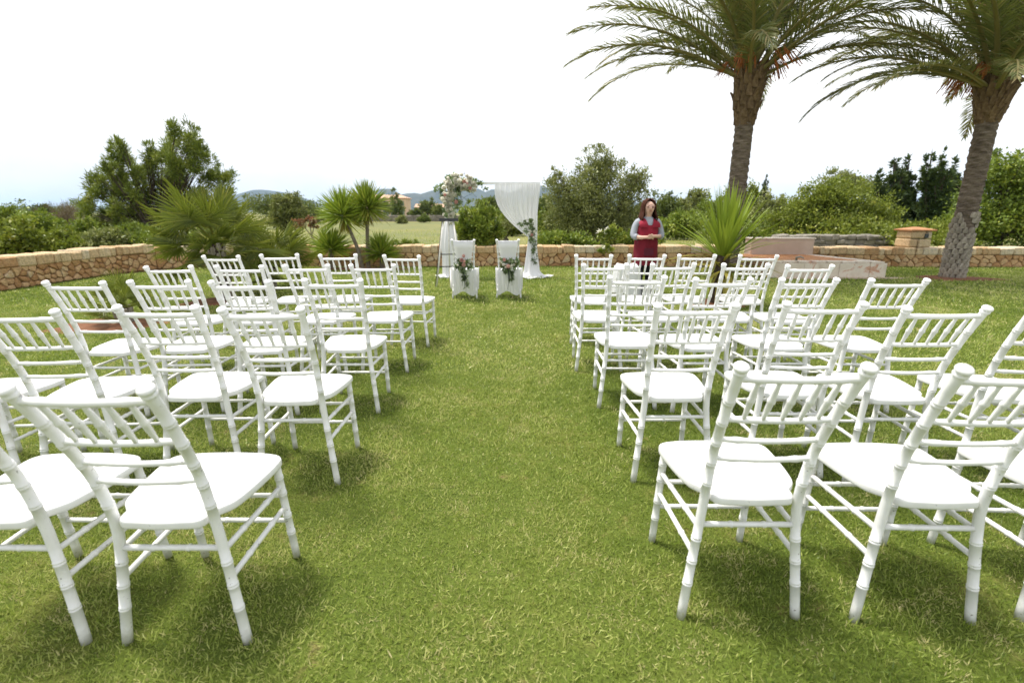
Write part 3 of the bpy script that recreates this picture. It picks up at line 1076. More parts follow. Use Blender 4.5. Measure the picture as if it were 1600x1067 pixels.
ROWS = {
    ('left', 1): [(-1.044, 4.80, -3.5), (-1.674, 4.87, 4.0), (-2.226, 4.84, 4.5), (-2.690, 4.70, -3.0)],
    ('left', 2): [(-1.085, 3.96, 0.0), (-1.588, 3.92, 0.5), (-2.120, 3.90, 5.0), (-2.613, 3.86, 2.5)],
    ('left', 3): [(-1.100, 3.08, 2.0), (-1.641, 3.06, 3.0), (-2.160, 3.09, 5.0), (-2.640, 3.04, 1.9)],
    ('left', 4): [(-1.065, 2.18, 1.0), (-1.575, 2.24, 2.0), (-2.120, 2.17, 4.0), (-2.640, 2.17, 2.0)],
    ('left', 5): [(-1.030, 1.255, 0.0), (-1.545, 1.26, -1.0)],
    ('right', 1): [(0.800, 4.87, -5.0), (1.305, 4.87, -4.0), (1.790, 4.87, -5.0), (2.350, 4.80, -6.0)],
    ('right', 2): [(0.740, 3.97, -2.0), (1.270, 3.98, 3.0), (1.848, 3.97, -5.0), (2.304, 3.91, -3.0)],
    ('right', 3): [(0.792, 3.14, -3.5), (1.275, 3.08, 1.5), (1.798, 3.08, 0.5), (2.350, 3.08, -0.8)],
    ('right', 4): [(0.800, 2.19, 0.0), (1.378, 2.23, -1.5), (1.860, 2.18, -1.5), (2.430, 2.20, -2.0)],
    ('right', 5): [(0.757, 1.345, 0.0), (1.328, 1.330, -1.0), (1.890, 1.335, -2.0)],
}
ORD_ROW = {1: 'first row from the arch', 2: 'second row from the arch', 3: 'third row from the arch', 4: 'fourth row from the arch', 5: 'row nearest the viewer'}
ORD_COL = {0: 'beside the aisle', 1: 'second from the aisle', 2: 'third from the aisle', 3: 'fourth from the aisle'}
for (sd, rw), lst in ROWS.items():
    for ci, (x, y, dg) in enumerate(lst):
        chair(x, y, dg, 'white chair %s of the aisle, %s, %s' % (sd, ORD_ROW[rw], ORD_COL[ci]), 'white chairs in rows on the lawn')

# ------------------------------------------------------------------ palms
def frond_mesh(name, length, el0, droop, n=74, leaflet=0.46, mat='palm_leaf', dry=0.0, seed=0):
    """feather palm frond growing along +X, starting at elevation el0 and sagging by 'droop' radians"""
    g_ = np.random.default_rng(seed)
    m_ = 26
    pts = [np.zeros(3)]
    e_ = el0
    for i in range(m_):
        s_ = (i + 0.5) / m_
        e_ = el0 - droop * (s_ ** 1.5)
        pts.append(pts[-1] + np.array([math.cos(e_), 0.04 * math.sin(3 * s_ + seed), math.sin(e_)]) * length / m_)
    pts = np.array(pts)

    def rach(s_):
        x = np.clip(s_, 0, 0.9999) * m_
        i = x.astype(int)
        f_ = (x - i)[:, None]
        return pts[i] * (1 - f_) + pts[i + 1] * f_, unit(pts[i + 1] - pts[i])

    parts = []
    for sd in (-1, 1):
        s_ = np.linspace(0.10, 0.995, n) + g_.uniform(-0.004, 0.004, n)
        P_, T_ = rach(s_)
        lat = np.tile(np.array([[0, sd, 0.0]]), (n, 1))
        up = np.cross(T_, lat) * sd
        ang = 0.95 - 0.55 * s_ + g_.normal(0, 0.07, n)                   # swept forward towards the tip
        vee = 0.42 + g_.normal(0, 0.16, n)
        D_ = T_ * np.cos(ang)[:, None] + (lat * np.cos(vee)[:, None] + up * np.sin(vee)[:, None]) * np.sin(ang)[:, None]
        D_ = unit(D_ + np.array([0, 0, -0.12]))
        L_ = leaflet * (0.30 + 0.70 * np.sin(np.clip(s_ * 1.05, 0, 1) * PI) ** 0.6) * g_.uniform(0.8, 1.1, n)
        L_ = np.where(s_ < 0.17, L_ * 0.4, L_)
        wd = 0.028 * (1 - 0.3 * s_)
        side = unit(np.cross(D_, up + 0.35 * g_.normal(size=(n, 3))))
        tint = 0.42 + g_.normal(0, 0.17, n) + dry * 0.55 + 0.14 * s_
        # two quads a leaflet: the outer half sags
        nrm = np.cross(side, D_)
        a = P_
        b_ = P_ + D_ * (L_ * 0.5)[:, None]
        D2 = unit(D_ + np.array([0, 0, -0.32]) + 0.06 * g_.normal(size=(n, 3)))
        c_ = b_ + D2 * (L_ * 0.5)[:, None]
        w0, w1, w2 = (side * (wd * k_)[:, None] for k_ in (0.25, 0.5, 0.06))
        V_ = np.stack([a - w0, a + w0, b_ + w1, b_ - w1, c_ + w2, c_ - w2], 1).reshape(-1, 3)
        k6 = np.arange(n)[:, None] * 6
        F_ = np.concatenate([k6 + np.array([[0, 1, 2, 3]]), k6 + np.array([[3, 2, 4, 5]])])
        parts.append((V_, F_, np.repeat(np.clip(tint, 0, 1), 6)))
    # rachis as a thin square strip
    Vr = []
    for i, p in enumerate(pts):
        w_ = 0.034 * (1 - i / m_) ** 0.8 + 0.005
        for a, b_ in ((-1, -0.5), (1, -0.5), (1, 0.5), (-1, 0.5)):
            Vr.append(p + np.array([0, a * w_, b_ * w_]))
    Fr = [(i * 4 + k_, i * 4 + (k_ + 1) % 4, i * 4 + 4 + (k_ + 1) % 4, i * 4 + 4 + k_) for i in range(m_) for k_ in range(4)]
    parts.append((np.array(Vr), np.array(Fr), np.full(len(Vr), 0.80)))
    V_, F_, T_ = join_np(parts)
    return np_mesh(name, V_, F_, mat, T_)


FR_SET = []
for i, (el, dr, ln, dry) in enumerate(((84, 30, 3.5, 0.0), (72, 45, 3.7, 0.05), (60, 62, 3.8, 0.0), (48, 62, 3.8, 0.2), (38, 58, 3.7, 0.05), (28, 62, 3.5, 0.1), (16, 52, 3.3, 0.12), (-4, 48, 2.9, 0.8))):
    FR_SET.append([frond_mesh('frond', ln * q_, R(el), R(dr * w_), 92, 0.54, 'palm_leaf', dry, 40 + i * 3 + j) for j, (q_, w_) in enumerate(((1.0, 1.0), (0.90, 1.25)))])
# leaf base wedge (pruned stub) pointing along +X and up
mb = MB()
mb.rings([[(0, -0.085, -0.03), (0, 0.085, -0.03), (0.05, 0.075, -0.06), (0.05, -0.075, -0.06)],
          [(-0.01, -0.075, 0.05), (-0.01, 0.075, 0.05), (0.075, 0.06, 0.035), (0.075, -0.06, 0.035)],
          [(0.0, -0.04, 0.115), (0.0, 0.04, 0.115), (0.075, 0.03, 0.10), (0.075, -0.03, 0.10)]])
STUB = mb.mesh('leaf_base', 'palm_base', smooth=False)
mb = MB()
mb.rings([[(-0.02, -0.10, -0.10), (-0.02, 0.10, -0.10), (0.03, 0.09, -0.11), (0.03, -0.09, -0.11)],
          [(0.0, -0.085, 0.05), (0.0, 0.085, 0.05), (0.07, 0.06, 0.04), (0.07, -0.06, 0.04)],
          [(0.06, -0.045, 0.20), (0.06, 0.045, 0.20), (0.12, 0.035, 0.18), (0.12, -0.035, 0.18)],
          [(0.12, -0.030, 0.27), (0.12, 0.030, 0.27), (0.155, 0.022, 0.25), (0.155, -0.022, 0.25)]])
BOOT = mb.mesh('leaf_base', 'palm_boot', smooth=False)


def fruit_mesh(seed):
    g_ = random.Random(seed)
    mb_ = MB()
    tip = Vector((0.42, 0, 0.10))
    mb_.tube(spline([(0, 0, 0), (0.22, 0, 0.14), tip], 6), [0.018] * 7, 5)
    for k_ in range(34):
        a = g_.uniform(0, 2 * PI)
        q_ = g_.uniform(0.05, 0.22)
        e_ = tip + Vector((math.cos(a) * q_ + 0.10, math.sin(a) * q_, -g_.uniform(0.15, 0.46)))
        mb_.tube([tip, tip.lerp(e_, 0.5) + Vector((math.cos(a) * 0.05, math.sin(a) * 0.05, 0.07)), e_], [0.006, 0.006, 0.009], 3, caps=False)
    return mb_.mesh('fruit_stalk', 'fruit_stalk')


FRUIT = [fruit_mesh(k_) for k_ in range(2)]


def palm(x, y, zboot, ztop, r0, r1, rb, spec, label, low_stubs=0, boots=60, fruits=6, seed=1, extra=()):
    g_ = random.Random(seed)
    root = empty('date_palm', (x, y, 0), 0, label, 'palm tree', 'tall date palms')
    n = 70
    rings = []
    for i in range(n + 1):
        z_ = -0.05 + (zboot + 0.1 + 0.05) * i / n
        f_ = max(0.0, i / n)
        r_ = r0 + (r1 - r0) * min(1, f_ * 1.1)
        r_ *= 1 + (0.028 if i % 3 == 0 else -0.012) * (1 if z_ > 0.5 else 0.4)
        ring = []
        for k_ in range(22):
            w_ = 2 * PI * k_ / 22
            q_ = r_ * (1 + g_.uniform(-0.018, 0.018)) + 0.012 * math.sin(5 * w_ + i * 1.9)
            ring.append((q_ * math.cos(w_), q_ * math.sin(w_), z_ + g_.uniform(-0.008, 0.008)))
        rings.append(ring)
    MB().rings(rings).build('trunk', 'palm_bark', root, smooth=False)
    # swollen crown shaft
    rings = []
    for i in range(15):
        f_ = i / 14
        r_ = r1 * 1.02 + (rb - r1) * math.sin(min(1, f_ * 1.5) * PI / 2) - (0.12 * rb * max(0, f_ - 0.75) / 0.25)
        rings.append([((r_ + 0.02 * math.sin(6 * 2 * PI * k_ / 20 + i)) * math.cos(2 * PI * k_ / 20), (r_ + 0.02 * math.sin(6 * 2 * PI * k_ / 20 + i)) * math.sin(2 * PI * k_ / 20), zboot - 0.02 + (ztop - zboot) * f_) for k_ in range(20)])
    MB().rings(rings).build('crown_shaft', 'palm_boot', root, smooth=False)
    for k_ in range(boots):
        f_ = (k_ + 0.5) / boots
        w_ = k_ * 2.39996
        r_ = r1 * 1.02 + (rb - r1) * math.sin(min(1, f_ * 1.5) * PI / 2)
        o_ = obj('leaf_base', BOOT, root)
        o_.location = (r_ * 0.96 * math.cos(w_), r_ * 0.96 * math.sin(w_), zboot + 0.05 + (ztop - zboot - 0.05) * f_)
        q_ = g_.uniform(0.7, 1.05) * (0.65 + 0.40 * f_)
        o_.scale = (q_, q_, q_)
        o_.rotation_euler = (0, g_.uniform(-0.25, 0.1), w_)
    for k_ in range(low_stubs):
        row, col = divmod(k_, 11)
        w_ = (col + 0.5 * (row % 2)) * 2 * PI / 11 + g_.uniform(-0.06, 0.06)
        o_ = obj('leaf_base', STUB, root)
        z_ = 0.05 + row * 0.100 + g_.uniform(-0.015, 0.015)
        o_.location = ((r0 * 0.97) * math.cos(w_), (r0 * 0.97) * math.sin(w_), z_)
        q_ = g_.uniform(0.58, 0.78)
        o_.scale = (q_, q_ * 0.82, q_)
        if row > 8 and g_.random() < 0.16 * (row - 8):
            bpy.data.objects.remove(o_)
            continue
        o_.rotation_euler = (0, g_.uniform(-0.1, 0.15), w_)
    cz = ztop - 0.05
    k_ = 0
    for lev, cnt in enumerate(spec):
        for j in range(cnt):
            w_ = 2 * PI * (j + 0.5 * (lev % 2)) / cnt + g_.uniform(-0.18, 0.18) + lev * 0.7
            o_ = obj('frond', FR_SET[lev][k_ % 2], root)
            k_ += 1
            rr = 0.5 * rb * (lev / 7) + 0.05
            o_.location = (rr * math.cos(w_), rr * math.sin(w_), cz - 0.28 * (lev / 7) + g_.uniform(-0.05, 0.05))
            o_.rotation_euler = (g_.uniform(-0.35, 0.35), g_.uniform(-0.08, 0.08), w_)
            q_ = g_.uniform(0.88, 1.06)
            o_.scale = (q_, q_, q_)
    for lev, az, sc in extra:
        o_ = obj('frond', FR_SET[lev][0], root)
        o_.location = (0.2 * math.cos(R(az)), 0.2 * math.sin(R(az)), cz - 0.2)
        o_.rotation_euler = (g_.uniform(-0.2, 0.2), 0, R(az))
        o_.scale = (sc, sc, sc)
    for j in range(fruits):
        w_ = 2 * PI * j / fruits + g_.uniform(-0.3, 0.3)
        o_ = obj('fruit_stalk', FRUIT[j % 2], root)
        o_.location = (rb * 0.55 * math.cos(w_), rb * 0.55 * math.sin(w_), cz - 0.02)
        o_.rotation_euler = (0, g_.uniform(-0.7, -0.2), w_)
        q_ = g_.uniform(0.8, 1.15)
        o_.scale = (q_, q_, q_)
    return root


palm(4.96, 11.25, 3.12, 4.26, 0.198, 0.180, 0.25, (8, 10, 11, 10, 8, 4, 0, 0), 'tall date palm with a slim brown trunk behind the big yucca', 0, 56, 6, 3, ((5, 184, 1.10), (5, 170, 0.95), (4, 178, 1.05), (5, -8, 0.9)))
palm(9.10, 10.10, 2.98, 3.82, 0.178, 0.168, 0.25, (8, 10, 11, 10, 8, 5, 2, 0), 'stout date palm with pale leaf scars at its foot, right edge', 143, 56, 5, 8, ((6, 188, 1.0), (5, 176, 1.05), (4, 182, 1.0), (6, 200, 0.95)))


# ------------------------------------------------------------------ fan palms
def fan_mesh(seed, petiole=0.70, rad=0.62, nb=34):
    g_ = np.random.default_rng(seed)
    Vp, Fp, Tp = [], [], []
    # petiole
    pts = np.array([(petiole * s_, 0, 0.05 * math.sin(s_ * 2.6)) for s_ in np.linspace(0, 1, 6)])
    for i, p in enumerate(pts):
        w_ = 0.013 - 0.005 * i / 5
        for a, b_ in ((-1, -0.5), (1, -0.5), (1, 0.5), (-1, 0.5)):
            Vp.append(p + np.array([0, a * w_, b_ * w_]))
            Tp.append(0.75)
    for i in range(5):
        for k_ in range(4):
            Fp.append((i * 4 + k_, i * 4 + (k_ + 1) % 4, i * 4 + 4 + (k_ + 1) % 4, i * 4 + 4 + k_))
    hub = pts[-1]
    for k_ in range(nb):
        f_ = k_ / (nb - 1) * 2 - 1
        a = f_ * 2.25 + g_.normal(0, 0.02)
        L_ = rad * (1 - 0.25 * abs(f_) ** 2) * g_.uniform(0.9, 1.06)
        d = np.array([math.cos(a), math.sin(a), 0.22 * math.cos(2 * a) - 0.10])
        d /= np.linalg.norm(d)
        sd = np.array([-math.sin(a), math.cos(a), 0.0])
        fold = np.array([0, 0, 1.0])
        drp = g_.uniform(0.0, 0.12)
        p0 = hub
        p1 = hub + d * L_ * 0.55
        p2 = hub + d * L_ + np.array([0, 0, -drp * L_])
        w1 = 0.031 * rad / 0.6
        b0 = len(Vp)
        Vp += [p0, p1 - sd * w1 / 2 + fold * 0.008, p1 - fold * 0.012, p1 + sd * w1 / 2 + fold * 0.008, p2]
        tt = float(np.clip(0.42 + g_.normal(0, 0.16), 0, 1))
        Tp += [tt, tt, tt - 0.1, tt, tt + 0.3]
        Fp += [(b0, b0 + 1, b0 + 2, b0 + 2), (b0, b0 + 2, b0 + 3, b0 + 3), (b0 + 1, b0 + 4, b0 + 2, b0 + 2), (b0 + 2, b0 + 4, b0 + 3, b0 + 3)]
    me = bpy.data.meshes.new('fan_leaf')
    me.from_pydata([tuple(p) for p in Vp], [], [tuple(dict.fromkeys(q_)) for q_ in Fp])
    a = me.attributes.new('tint', 'FLOAT', 'POINT')
    a.data.foreach_set('value', np.clip(np.array(Tp, dtype=np.float32), 0, 1))
    me.materials.append(MATS['fan_leaf'])
    return me


FANS = [fan_mesh(60 + k_) for k_ in range(5)]


def fan_palm(x, y, h_, r_, sc, n, label, lean=(0, 0), seed=1, up=78, low=-38):
    g_ = random.Random(seed)
    root = empty('fan_palm', (x, y, 0), 0, label, 'palm', 'fan palms')
    pts = spline([(0, 0, -0.03), (lean[0] * 0.4, lean[1] * 0.4, h_ * 0.5), (lean[0], lean[1], h_)], 22)
    rings = []
    for i, p in enumerate(pts):
        rings.append([p + Vector((math.cos(2 * PI * k_ / 14), math.sin(2 * PI * k_ / 14), 0)) * r_ * (1 + (0.14 if (i + k_) % 2 else -0.10)) for k_ in range(14)])
    MB().rings(rings).build('trunk', 'fibre_bark', root, smooth=False)
    # stubs of cut leaf stalks on the trunk
    for k_ in range(int(46 * h_)):
        w_ = k_ * 2.39996
        z_ = 0.06 + (h_ - 0.1) * k_ / (46 * h_)
        c_ = along(pts, z_)
        o_ = obj('leaf_base', STUB, root)
        o_.location = c_ + Vector((math.cos(w_), math.sin(w_), 0)) * r_ * 0.9
        o_.scale = (0.55, 0.4, 0.7)
        o_.rotation_euler = (0, 0, w_)
        o_.data.materials[0]
    top_ = pts[-1]
    for k_ in range(n):
        f_ = (k_ + 0.5) / n
        el = R(up + (low - up) * f_ ** 0.85 + g_.uniform(-6, 6))
        w_ = k_ * 2.39996 + g_.uniform(-0.15, 0.15)
        o_ = obj('fan_leaf', FANS[k_ % 5], root)
        o_.location = top_ + Vector((0, 0, g_.uniform(-0.10, 0.05) - 0.08 * f_))
        o_.rotation_euler = Euler((g_.uniform(-0.5, 0.5), -el, w_), 'XYZ')
        q_ = sc * g_.uniform(0.85, 1.12)
        o_.scale = (q_, q_, q_)
    return root


fan_palm(-4.33, 7.35, 0.88, 0.090, 0.76, 38, 'spreading fan palm with a dark shaggy trunk behind the left chairs', (-0.10, 0.05), 4, 78, -28)
fan_palm(-4.30, 8.6, 0.50, 0.10, 0.68, 34, 'shorter bushy fan palm just behind the tall shaggy one', (0.05, 0.0), 9, 70, -12)
fan_palm(-4.75, 5.85, 0.22, 0.07, 0.36, 16, 'small dark fan palm in bare soil between the left chairs', (0.0, 0.0), 12, 80, 5)


# ------------------------------------------------------------------ yuccas
def blade_mesh(name, L_, w_, bend, mat, seed):
    """stiff sword leaf along +X with a shallow gutter"""
    g_ = np.random.default_rng(seed)
    V_, F_, T_ = [], [], []
    m_ = 6
    e_ = 0.0
    p = np.zeros(3)
    for i in range(m_ + 1):
        s_ = i / m_
        ww = w_ * (0.55 + 0.9 * s_ if s_ < 0.5 else 2.0 * (1 - s_) + 0.02) * 0.5
        V_ += [p + np.array([0, -ww, ww * 0.35]), p + np.array([0, 0, 0]), p + np.array([0, ww, ww * 0.35])]
        T_ += [0.45 + 0.35 * (s_ > 0.9), 0.35, 0.45 + 0.35 * (s_ > 0.9)]
        e_ -= bend * s_ * 2 / m_
        p = p + np.array([math.cos(e_), 0, math.sin(e_)]) * L_ / m_
    for i in range(m_):
        for k_ in (0, 1):
            F_.append((i * 3 + k_, i * 3 + k_ + 1, i * 3 + 3 + k_ + 1, i * 3 + 3 + k_))
    return np_mesh(name, np.array(V_), np.array(F_), mat, np.array(T_) + g_.uniform(-0.1, 0.1), smooth=True)


BL = [blade_mesh('leaf', 0.90, 0.052, b_, 'yucca_leaf', k_) for k_, b_ in enumerate((0.05, 0.25, 0.5))]
BLO = [blade_mesh('leaf', 0.86, 0.050, b_, 'yucca_old_leaf', 9 + k_) for k_, b_ in enumerate((0.3, 0.8, 1.3))]
yu = empty('yucca', (3.02, 7.15, 0), 0, 'large spiky yucca with yellowing lower leaves behind the right chairs', 'yucca', 'yuccas in the garden')
pts = spline([(0, 0, -0.03), (0.02, 0, 0.3), (0.05, 0.0, 0.72)], 14)
rings = [[p + Vector((math.cos(2 * PI * k_ / 12), math.sin(2 * PI * k_ / 12), 0)) * (0.085 + 0.01 * ((i + k_) % 2)) for k_ in range(12)] for i, p in enumerate(pts)]
MB().rings(rings).build('trunk', 'fibre_bark', yu, smooth=False)
for k_ in range(150):
    f_ = k_ / 150
    old = f_ > 0.66 or (f_ > 0.45 and k_ % 4 == 0)
    el = R(86 - 92 * f_ ** 1.15 + random.uniform(-7, 7)) if not old else R(random.uniform(-18, -84) if f_ > 0.80 else random.uniform(-14, 24))
    o_ = obj('leaf', random.choice(BLO[:2] if f_ < 0.85 else BLO) if old else BL[min(2, int(f_ * 3.2))], yu)
    w_ = k_ * 2.39996 + random.uniform(-0.2, 0.2)
    o_.location = (0.05 + 0.04 * math.cos(w_), 0.04 * math.sin(w_), 0.72 - 0.10 * f_ if not old else random.uniform(0.45, 0.68))
    o_.rotation_euler = Euler((random.uniform(-0.3, 0.3), -el, w_), 'XYZ')
    q_ = random.uniform(0.88, 1.12) * (1.08 if f_ < 0.35 else 1.0) * (0.70 if f_ > 0.85 else 1)
    o_.scale = (q_, q_, q_)


def rosette(P0, rad, n, low=-35):
    """V, F, tint of a dense ball of narrow sword leaves"""
    k_ = np.arange(n)
    f_ = (k_ + 0.5) / n
    el = np.radians(88 + (low - 88) * f_ ** 0.9) + rng.normal(0, 0.08, n)
    a = k_ * 2.39996
    D_ = np.stack([np.cos(a) * np.cos(el), np.sin(a) * np.cos(el), np.sin(el)], 1)
    P_ = np.array(P0) + D_ * 0.03
    sd = np.stack([-np.sin(a), np.cos(a), 0 * a], 1)
    return kites(P_, D_, rad * rng.uniform(0.85, 1.1, n), 0.042, 0.45 + rng.normal(0, 0.18, n) + 0.25 * (f_ > 0.85), 0.10)


yc = [(-3.93, 11.72, 1.24, 0.66, 420, (-3.58, 11.80), 'yucca with a leaning trunk in front of the wall, left of its twin'),
      (-3.40, 11.85, 1.42, 0.62, 420, (-3.47, 11.85), 'yucca with an upright trunk in front of the wall, right of its twin')]
for x, y, z_, rr, n, base, lab in yc:
    root = empty('yucca', (base[0], base[1], 0), 0, lab, 'yucca', 'yuccas in the garden')
    MB().tube(spline([(0, 0, -0.03), ((x - base[0]) * 0.35, 0, z_ * 0.45), (x - base[0], y - base[1], z_)], 10), [0.055 - 0.002 * i for i in range(11)], 8).build('trunk', 'pale_bark', root)
    V, F, T = rosette((x - base[0], y - base[1], z_), rr, n)
    obj('crown', np_mesh('crown', V, F, 'yucca_leaf', T), root)
    V, F, T = kites(np.tile(np.array([[x - base[0], y - base[1], z_ - 0.05]]), (30, 1)), unit(np.stack([0.35 * np.cos(np.arange(30) * 2.4), 0.35 * np.sin(np.arange(30) * 2.4), -np.ones(30)], 1)), 0.42, 0.03, np.full(30, 0.6))
    obj('dead_leaves', np_mesh('dead_leaves', V, F, 'yucca_old_leaf', T), root)
for x, y, z_, rr, n, lab in ((-4.30, 11.75, 0.48, 0.56, 300, 'low stemless yucca at the left foot of the twin yuccas'), (-3.12, 11.80, 0.36, 0.52, 260, 'low stemless yucca at the right foot of the twin yuccas')):
    root = empty('yucca', (x, y, 0), 0, lab, 'yucca', 'yuccas in the garden')
    MB().tube([(0, 0, -0.03), (0, 0, z_)], [0.06, 0.05], 8).build('trunk', 'pale_bark', root)
    V, F, T = rosette((0, 0, z_), rr, n, -25)
    obj('crown', np_mesh('crown', V, F, 'yucca_leaf', T), root)


# ------------------------------------------------------------------ trees and shrubs
def crown_leaves(lobes, n, leaf, width, clump=0.24, base_tint=0.45, out=0.35, flat=0.0, ctn=0.16, shell=2.4):
    """lobes: (centre xyz, radii xyz); leaf-sized faces gathered in many small clumps"""
    vol = np.array([(r_[0] * r_[1] * r_[2]) ** (2 / 3) for _, r_ in lobes])
    cnt = np.maximum(20, (n * vol / vol.sum())).astype(int)
    parts = []
    for (c_, r_), m_ in zip(lobes, cnt):
        c_, r_ = np.array(c_, float), np.array(r_, float)
        K_ = max(6, int(m_ / 34))
        d = unit(rng.normal(size=(K_, 3)))
        q_ = rng.random(K_) ** (1 / shell)
        cc = d * q_[:, None] * (1 + 0.16 * rng.normal(size=(K_, 1)))
        idx = rng.integers(0, K_, m_)
        cr = clump * rng.uniform(0.5, 1.3, K_)
        off = rng.normal(size=(m_, 3)) * 0.55 * cr[idx][:, None]
        P_ = cc[idx] + off
        D_ = unit(P_ * out + rng.normal(size=(m_, 3)) * 0.6 + np.array([0, 0, 0.25 - flat]))
        tint = base_tint + rng.normal(0, ctn, K_)[idx] + rng.normal(0, 0.12, m_)
        parts.append(kites(P_ * r_ + c_, D_, leaf * rng.uniform(0.6, 1.3, m_), width * rng.uniform(0.7, 1.3, m_), tint, -0.1))
    return join_np(parts)


def tree(name, label, cat, base, lobes_px, Y, n, leaf, width, mat, trunk_r=0.0, bark='tree_bark', group=None, depth=0.85, crown_name='crown', shaggy=0.2, **kw):
    """lobes_px: (px, py, rx, ry[, dY]) measured on the photograph at distance Y"""
    bx_, bz_ = at(base[0], 332, Y)[0], 0.0
    root = empty(name, (bx_, Y, -0.05), 0, label, cat, group)
    lobes = []
    for L_ in lobes_px:
        px, py, rx, ry = L_[:4]
        dY = L_[4] if len(L_) > 4 else random.uniform(-0.25, 0.25) * rx / FPX * Y
        x, z_ = at(px, py, Y + dY)
        k_ = (Y + dY) / FPX
        lobes.append(((x - bx_, dY, z_ + 0.05), (rx * k_, rx * k_ * depth, ry * k_)))
    V_, F_, T_ = crown_leaves(lobes, n, leaf, width, **kw)
    # a thin outer fringe so the outline is uneven
    ok = V_[:, 2].reshape(-1, 4).min(1) > 0.02
    F_ = F_[ok]
    obj(crown_name, np_mesh(crown_name, V_, F_, mat, T_), root)
    if trunk_r:
        mb_ = MB()
        c0 = Vector(lobes[0][0])
        zt = max(0.4, min(l_[0][2] - 0.2 * l_[1][2] for l_ in lobes))
        fork = Vector((c0.x * 0.3 + random.uniform(-0.1, 0.1), 0, max(0.25, zt * 0.55)))
        mb_.tube(spline([(0, 0, -0.05), fork * 0.55 + Vector((0.04, 0, 0)), fork], 8), [trunk_r * (1.25 - 0.4 * i / 8) for i in range(9)], 8)
        for c_, r_ in lobes:
            e_ = Vector(c_) + Vector((0, 0, 0.2 * r_[2]))
            mid_ = fork.lerp(e_, 0.5) + Vector((random.uniform(-0.1, 0.1), random.uniform(-0.1, 0.1), 0.05)) * r_[0]
            mb_.tube(spline([fork, mid_, e_], 6), [trunk_r * 0.6 * (1 - 0.85 * i / 6) for i in range(7)], 5)
            for q_ in range(4):
                s_ = e_ + Vector((random.uniform(-0.8, 0.8) * r_[0], random.uniform(-0.8, 0.8) * r_[1], random.uniform(-0.3, 0.8) * r_[2]))
                mb_.tube([mid_, mid_.lerp(s_, 0.6) + Vector((0, 0, 0.05)), s_], [trunk_r * 0.25, trunk_r * 0.15, trunk_r * 0.05], 4)
        mb_.build('trunk', bark, root)
    return root


BG = 'trees and shrubs beyond the wall'
def inside(poly, x, y):
    k_ = False
    for a, b_ in zip(poly, poly[1:] + poly[:1]):
        if (a[1] > y) != (b_[1] > y) and x < (b_[0] - a[0]) * (y - a[1]) / (b_[1] - a[1]) + a[0]:
            k_ = not k_
    return k_


PINE = [(262, 200), (276, 198), (292, 214), (304, 212), (312, 236), (326, 258), (336, 246), (342, 266), (356, 288), (364, 300), (352, 330), (350, 372), (140, 374), (128, 330), (124, 312), (134, 306), (142, 322), (148, 296), (140, 278), (158, 268), (172, 252), (186, 228), (198, 240), (204, 258), (226, 262), (234, 240), (236, 214), (250, 206)]
pl = []
rp = random.Random(5)
while len(pl) < 74:
    x, y = rp.uniform(120, 366), rp.uniform(196, 374)
    if inside(PINE, x, y) and all((x - a[0]) ** 2 + (y - a[1]) ** 2 > 13 ** 2 for a in pl):
        q_ = rp.uniform(0.8, 1.25)
        pl.append((x, y, 11.5 * q_, 15 * q_, rp.uniform(-0.9, 0.9)))
tree('pine_tree', 'big ragged pine beyond the wall, behind the fan palm', 'tree', (235, 0), pl,
     20.0, 50000, 0.19, 0.030, 'pine_needles', 0.065, group=BG, clump=0.34, out=1.1, shell=2.0, ctn=0.20, flat=-0.35)
tree('olive_tree', 'round grey green olive tree between the arch and the woman', 'tree', (935, 0),
     [(935, 305, 52, 52), (938, 262, 34, 28), (885, 315, 38, 44), (985, 318, 34, 46), (900, 352, 42, 32), (968, 355, 44, 30), (998, 285, 18, 22), (872, 290, 18, 20), (925, 345, 50, 36)],
     19.0, 38000, 0.115, 0.040, 'olive_leaf', 0.10, group=BG, clump=0.20, base_tint=0.5, shell=2.2)
tree('shrub', 'dense dark shrub with yellow green tips behind the two draped chairs', 'shrub', (748, 0),
     [(748, 352, 28, 28), (735, 338, 16, 20), (765, 345, 18, 24), (725, 365, 18, 20), (745, 375, 34, 20), (777, 372, 14, 20)],
     12.95, 11000, 0.10, 0.032, 'shrub_leaf', 0.05, group=BG, clump=0.22, out=0.8, ctn=0.2)
tree('olive_tree', 'small round tree with a dark trunk alone in the meadow', 'tree', (450, 0),
     [(448, 335, 21, 26), (440, 322, 14, 14), (458, 318, 14, 15), (466, 340, 14, 16), (433, 345, 13, 14)],
     22.0, 9000, 0.12, 0.05, 'olive_leaf', 0.085, group=BG, base_tint=0.38)
tree('broad_tree', 'broad dark tree behind the small meadow tree', 'tree', (455, 0),
     [(440, 325, 40, 20), (480, 330, 25, 18), (410, 320, 28, 16), (495, 342, 14, 10)], 60.0, 7000, 0.30, 0.12, 'far_leaf', 0.2, group=BG)
tree('flowering_shrub', 'thin shrub with reddish flowers on a bare pale trunk', 'shrub', (487, 0),
     [(470, 350, 12, 9), (482, 344, 12, 8), (492, 350, 8, 8)], 19.0, 900, 0.09, 0.05, 'red_petal', 0.05, 'pale_bark', BG)
tree('bare_tree', 'grey brown leafless tree left of the pine', 'tree', (98, 0),
     [(92, 335, 26, 12), (110, 330, 18, 12), (80, 345, 20, 10), (112, 348, 16, 12)], 24.0, 3600, 0.34, 0.010, 'dry_twig_leaf', 0.09, 'pale_bark', BG, out=1.0, shell=2.0)
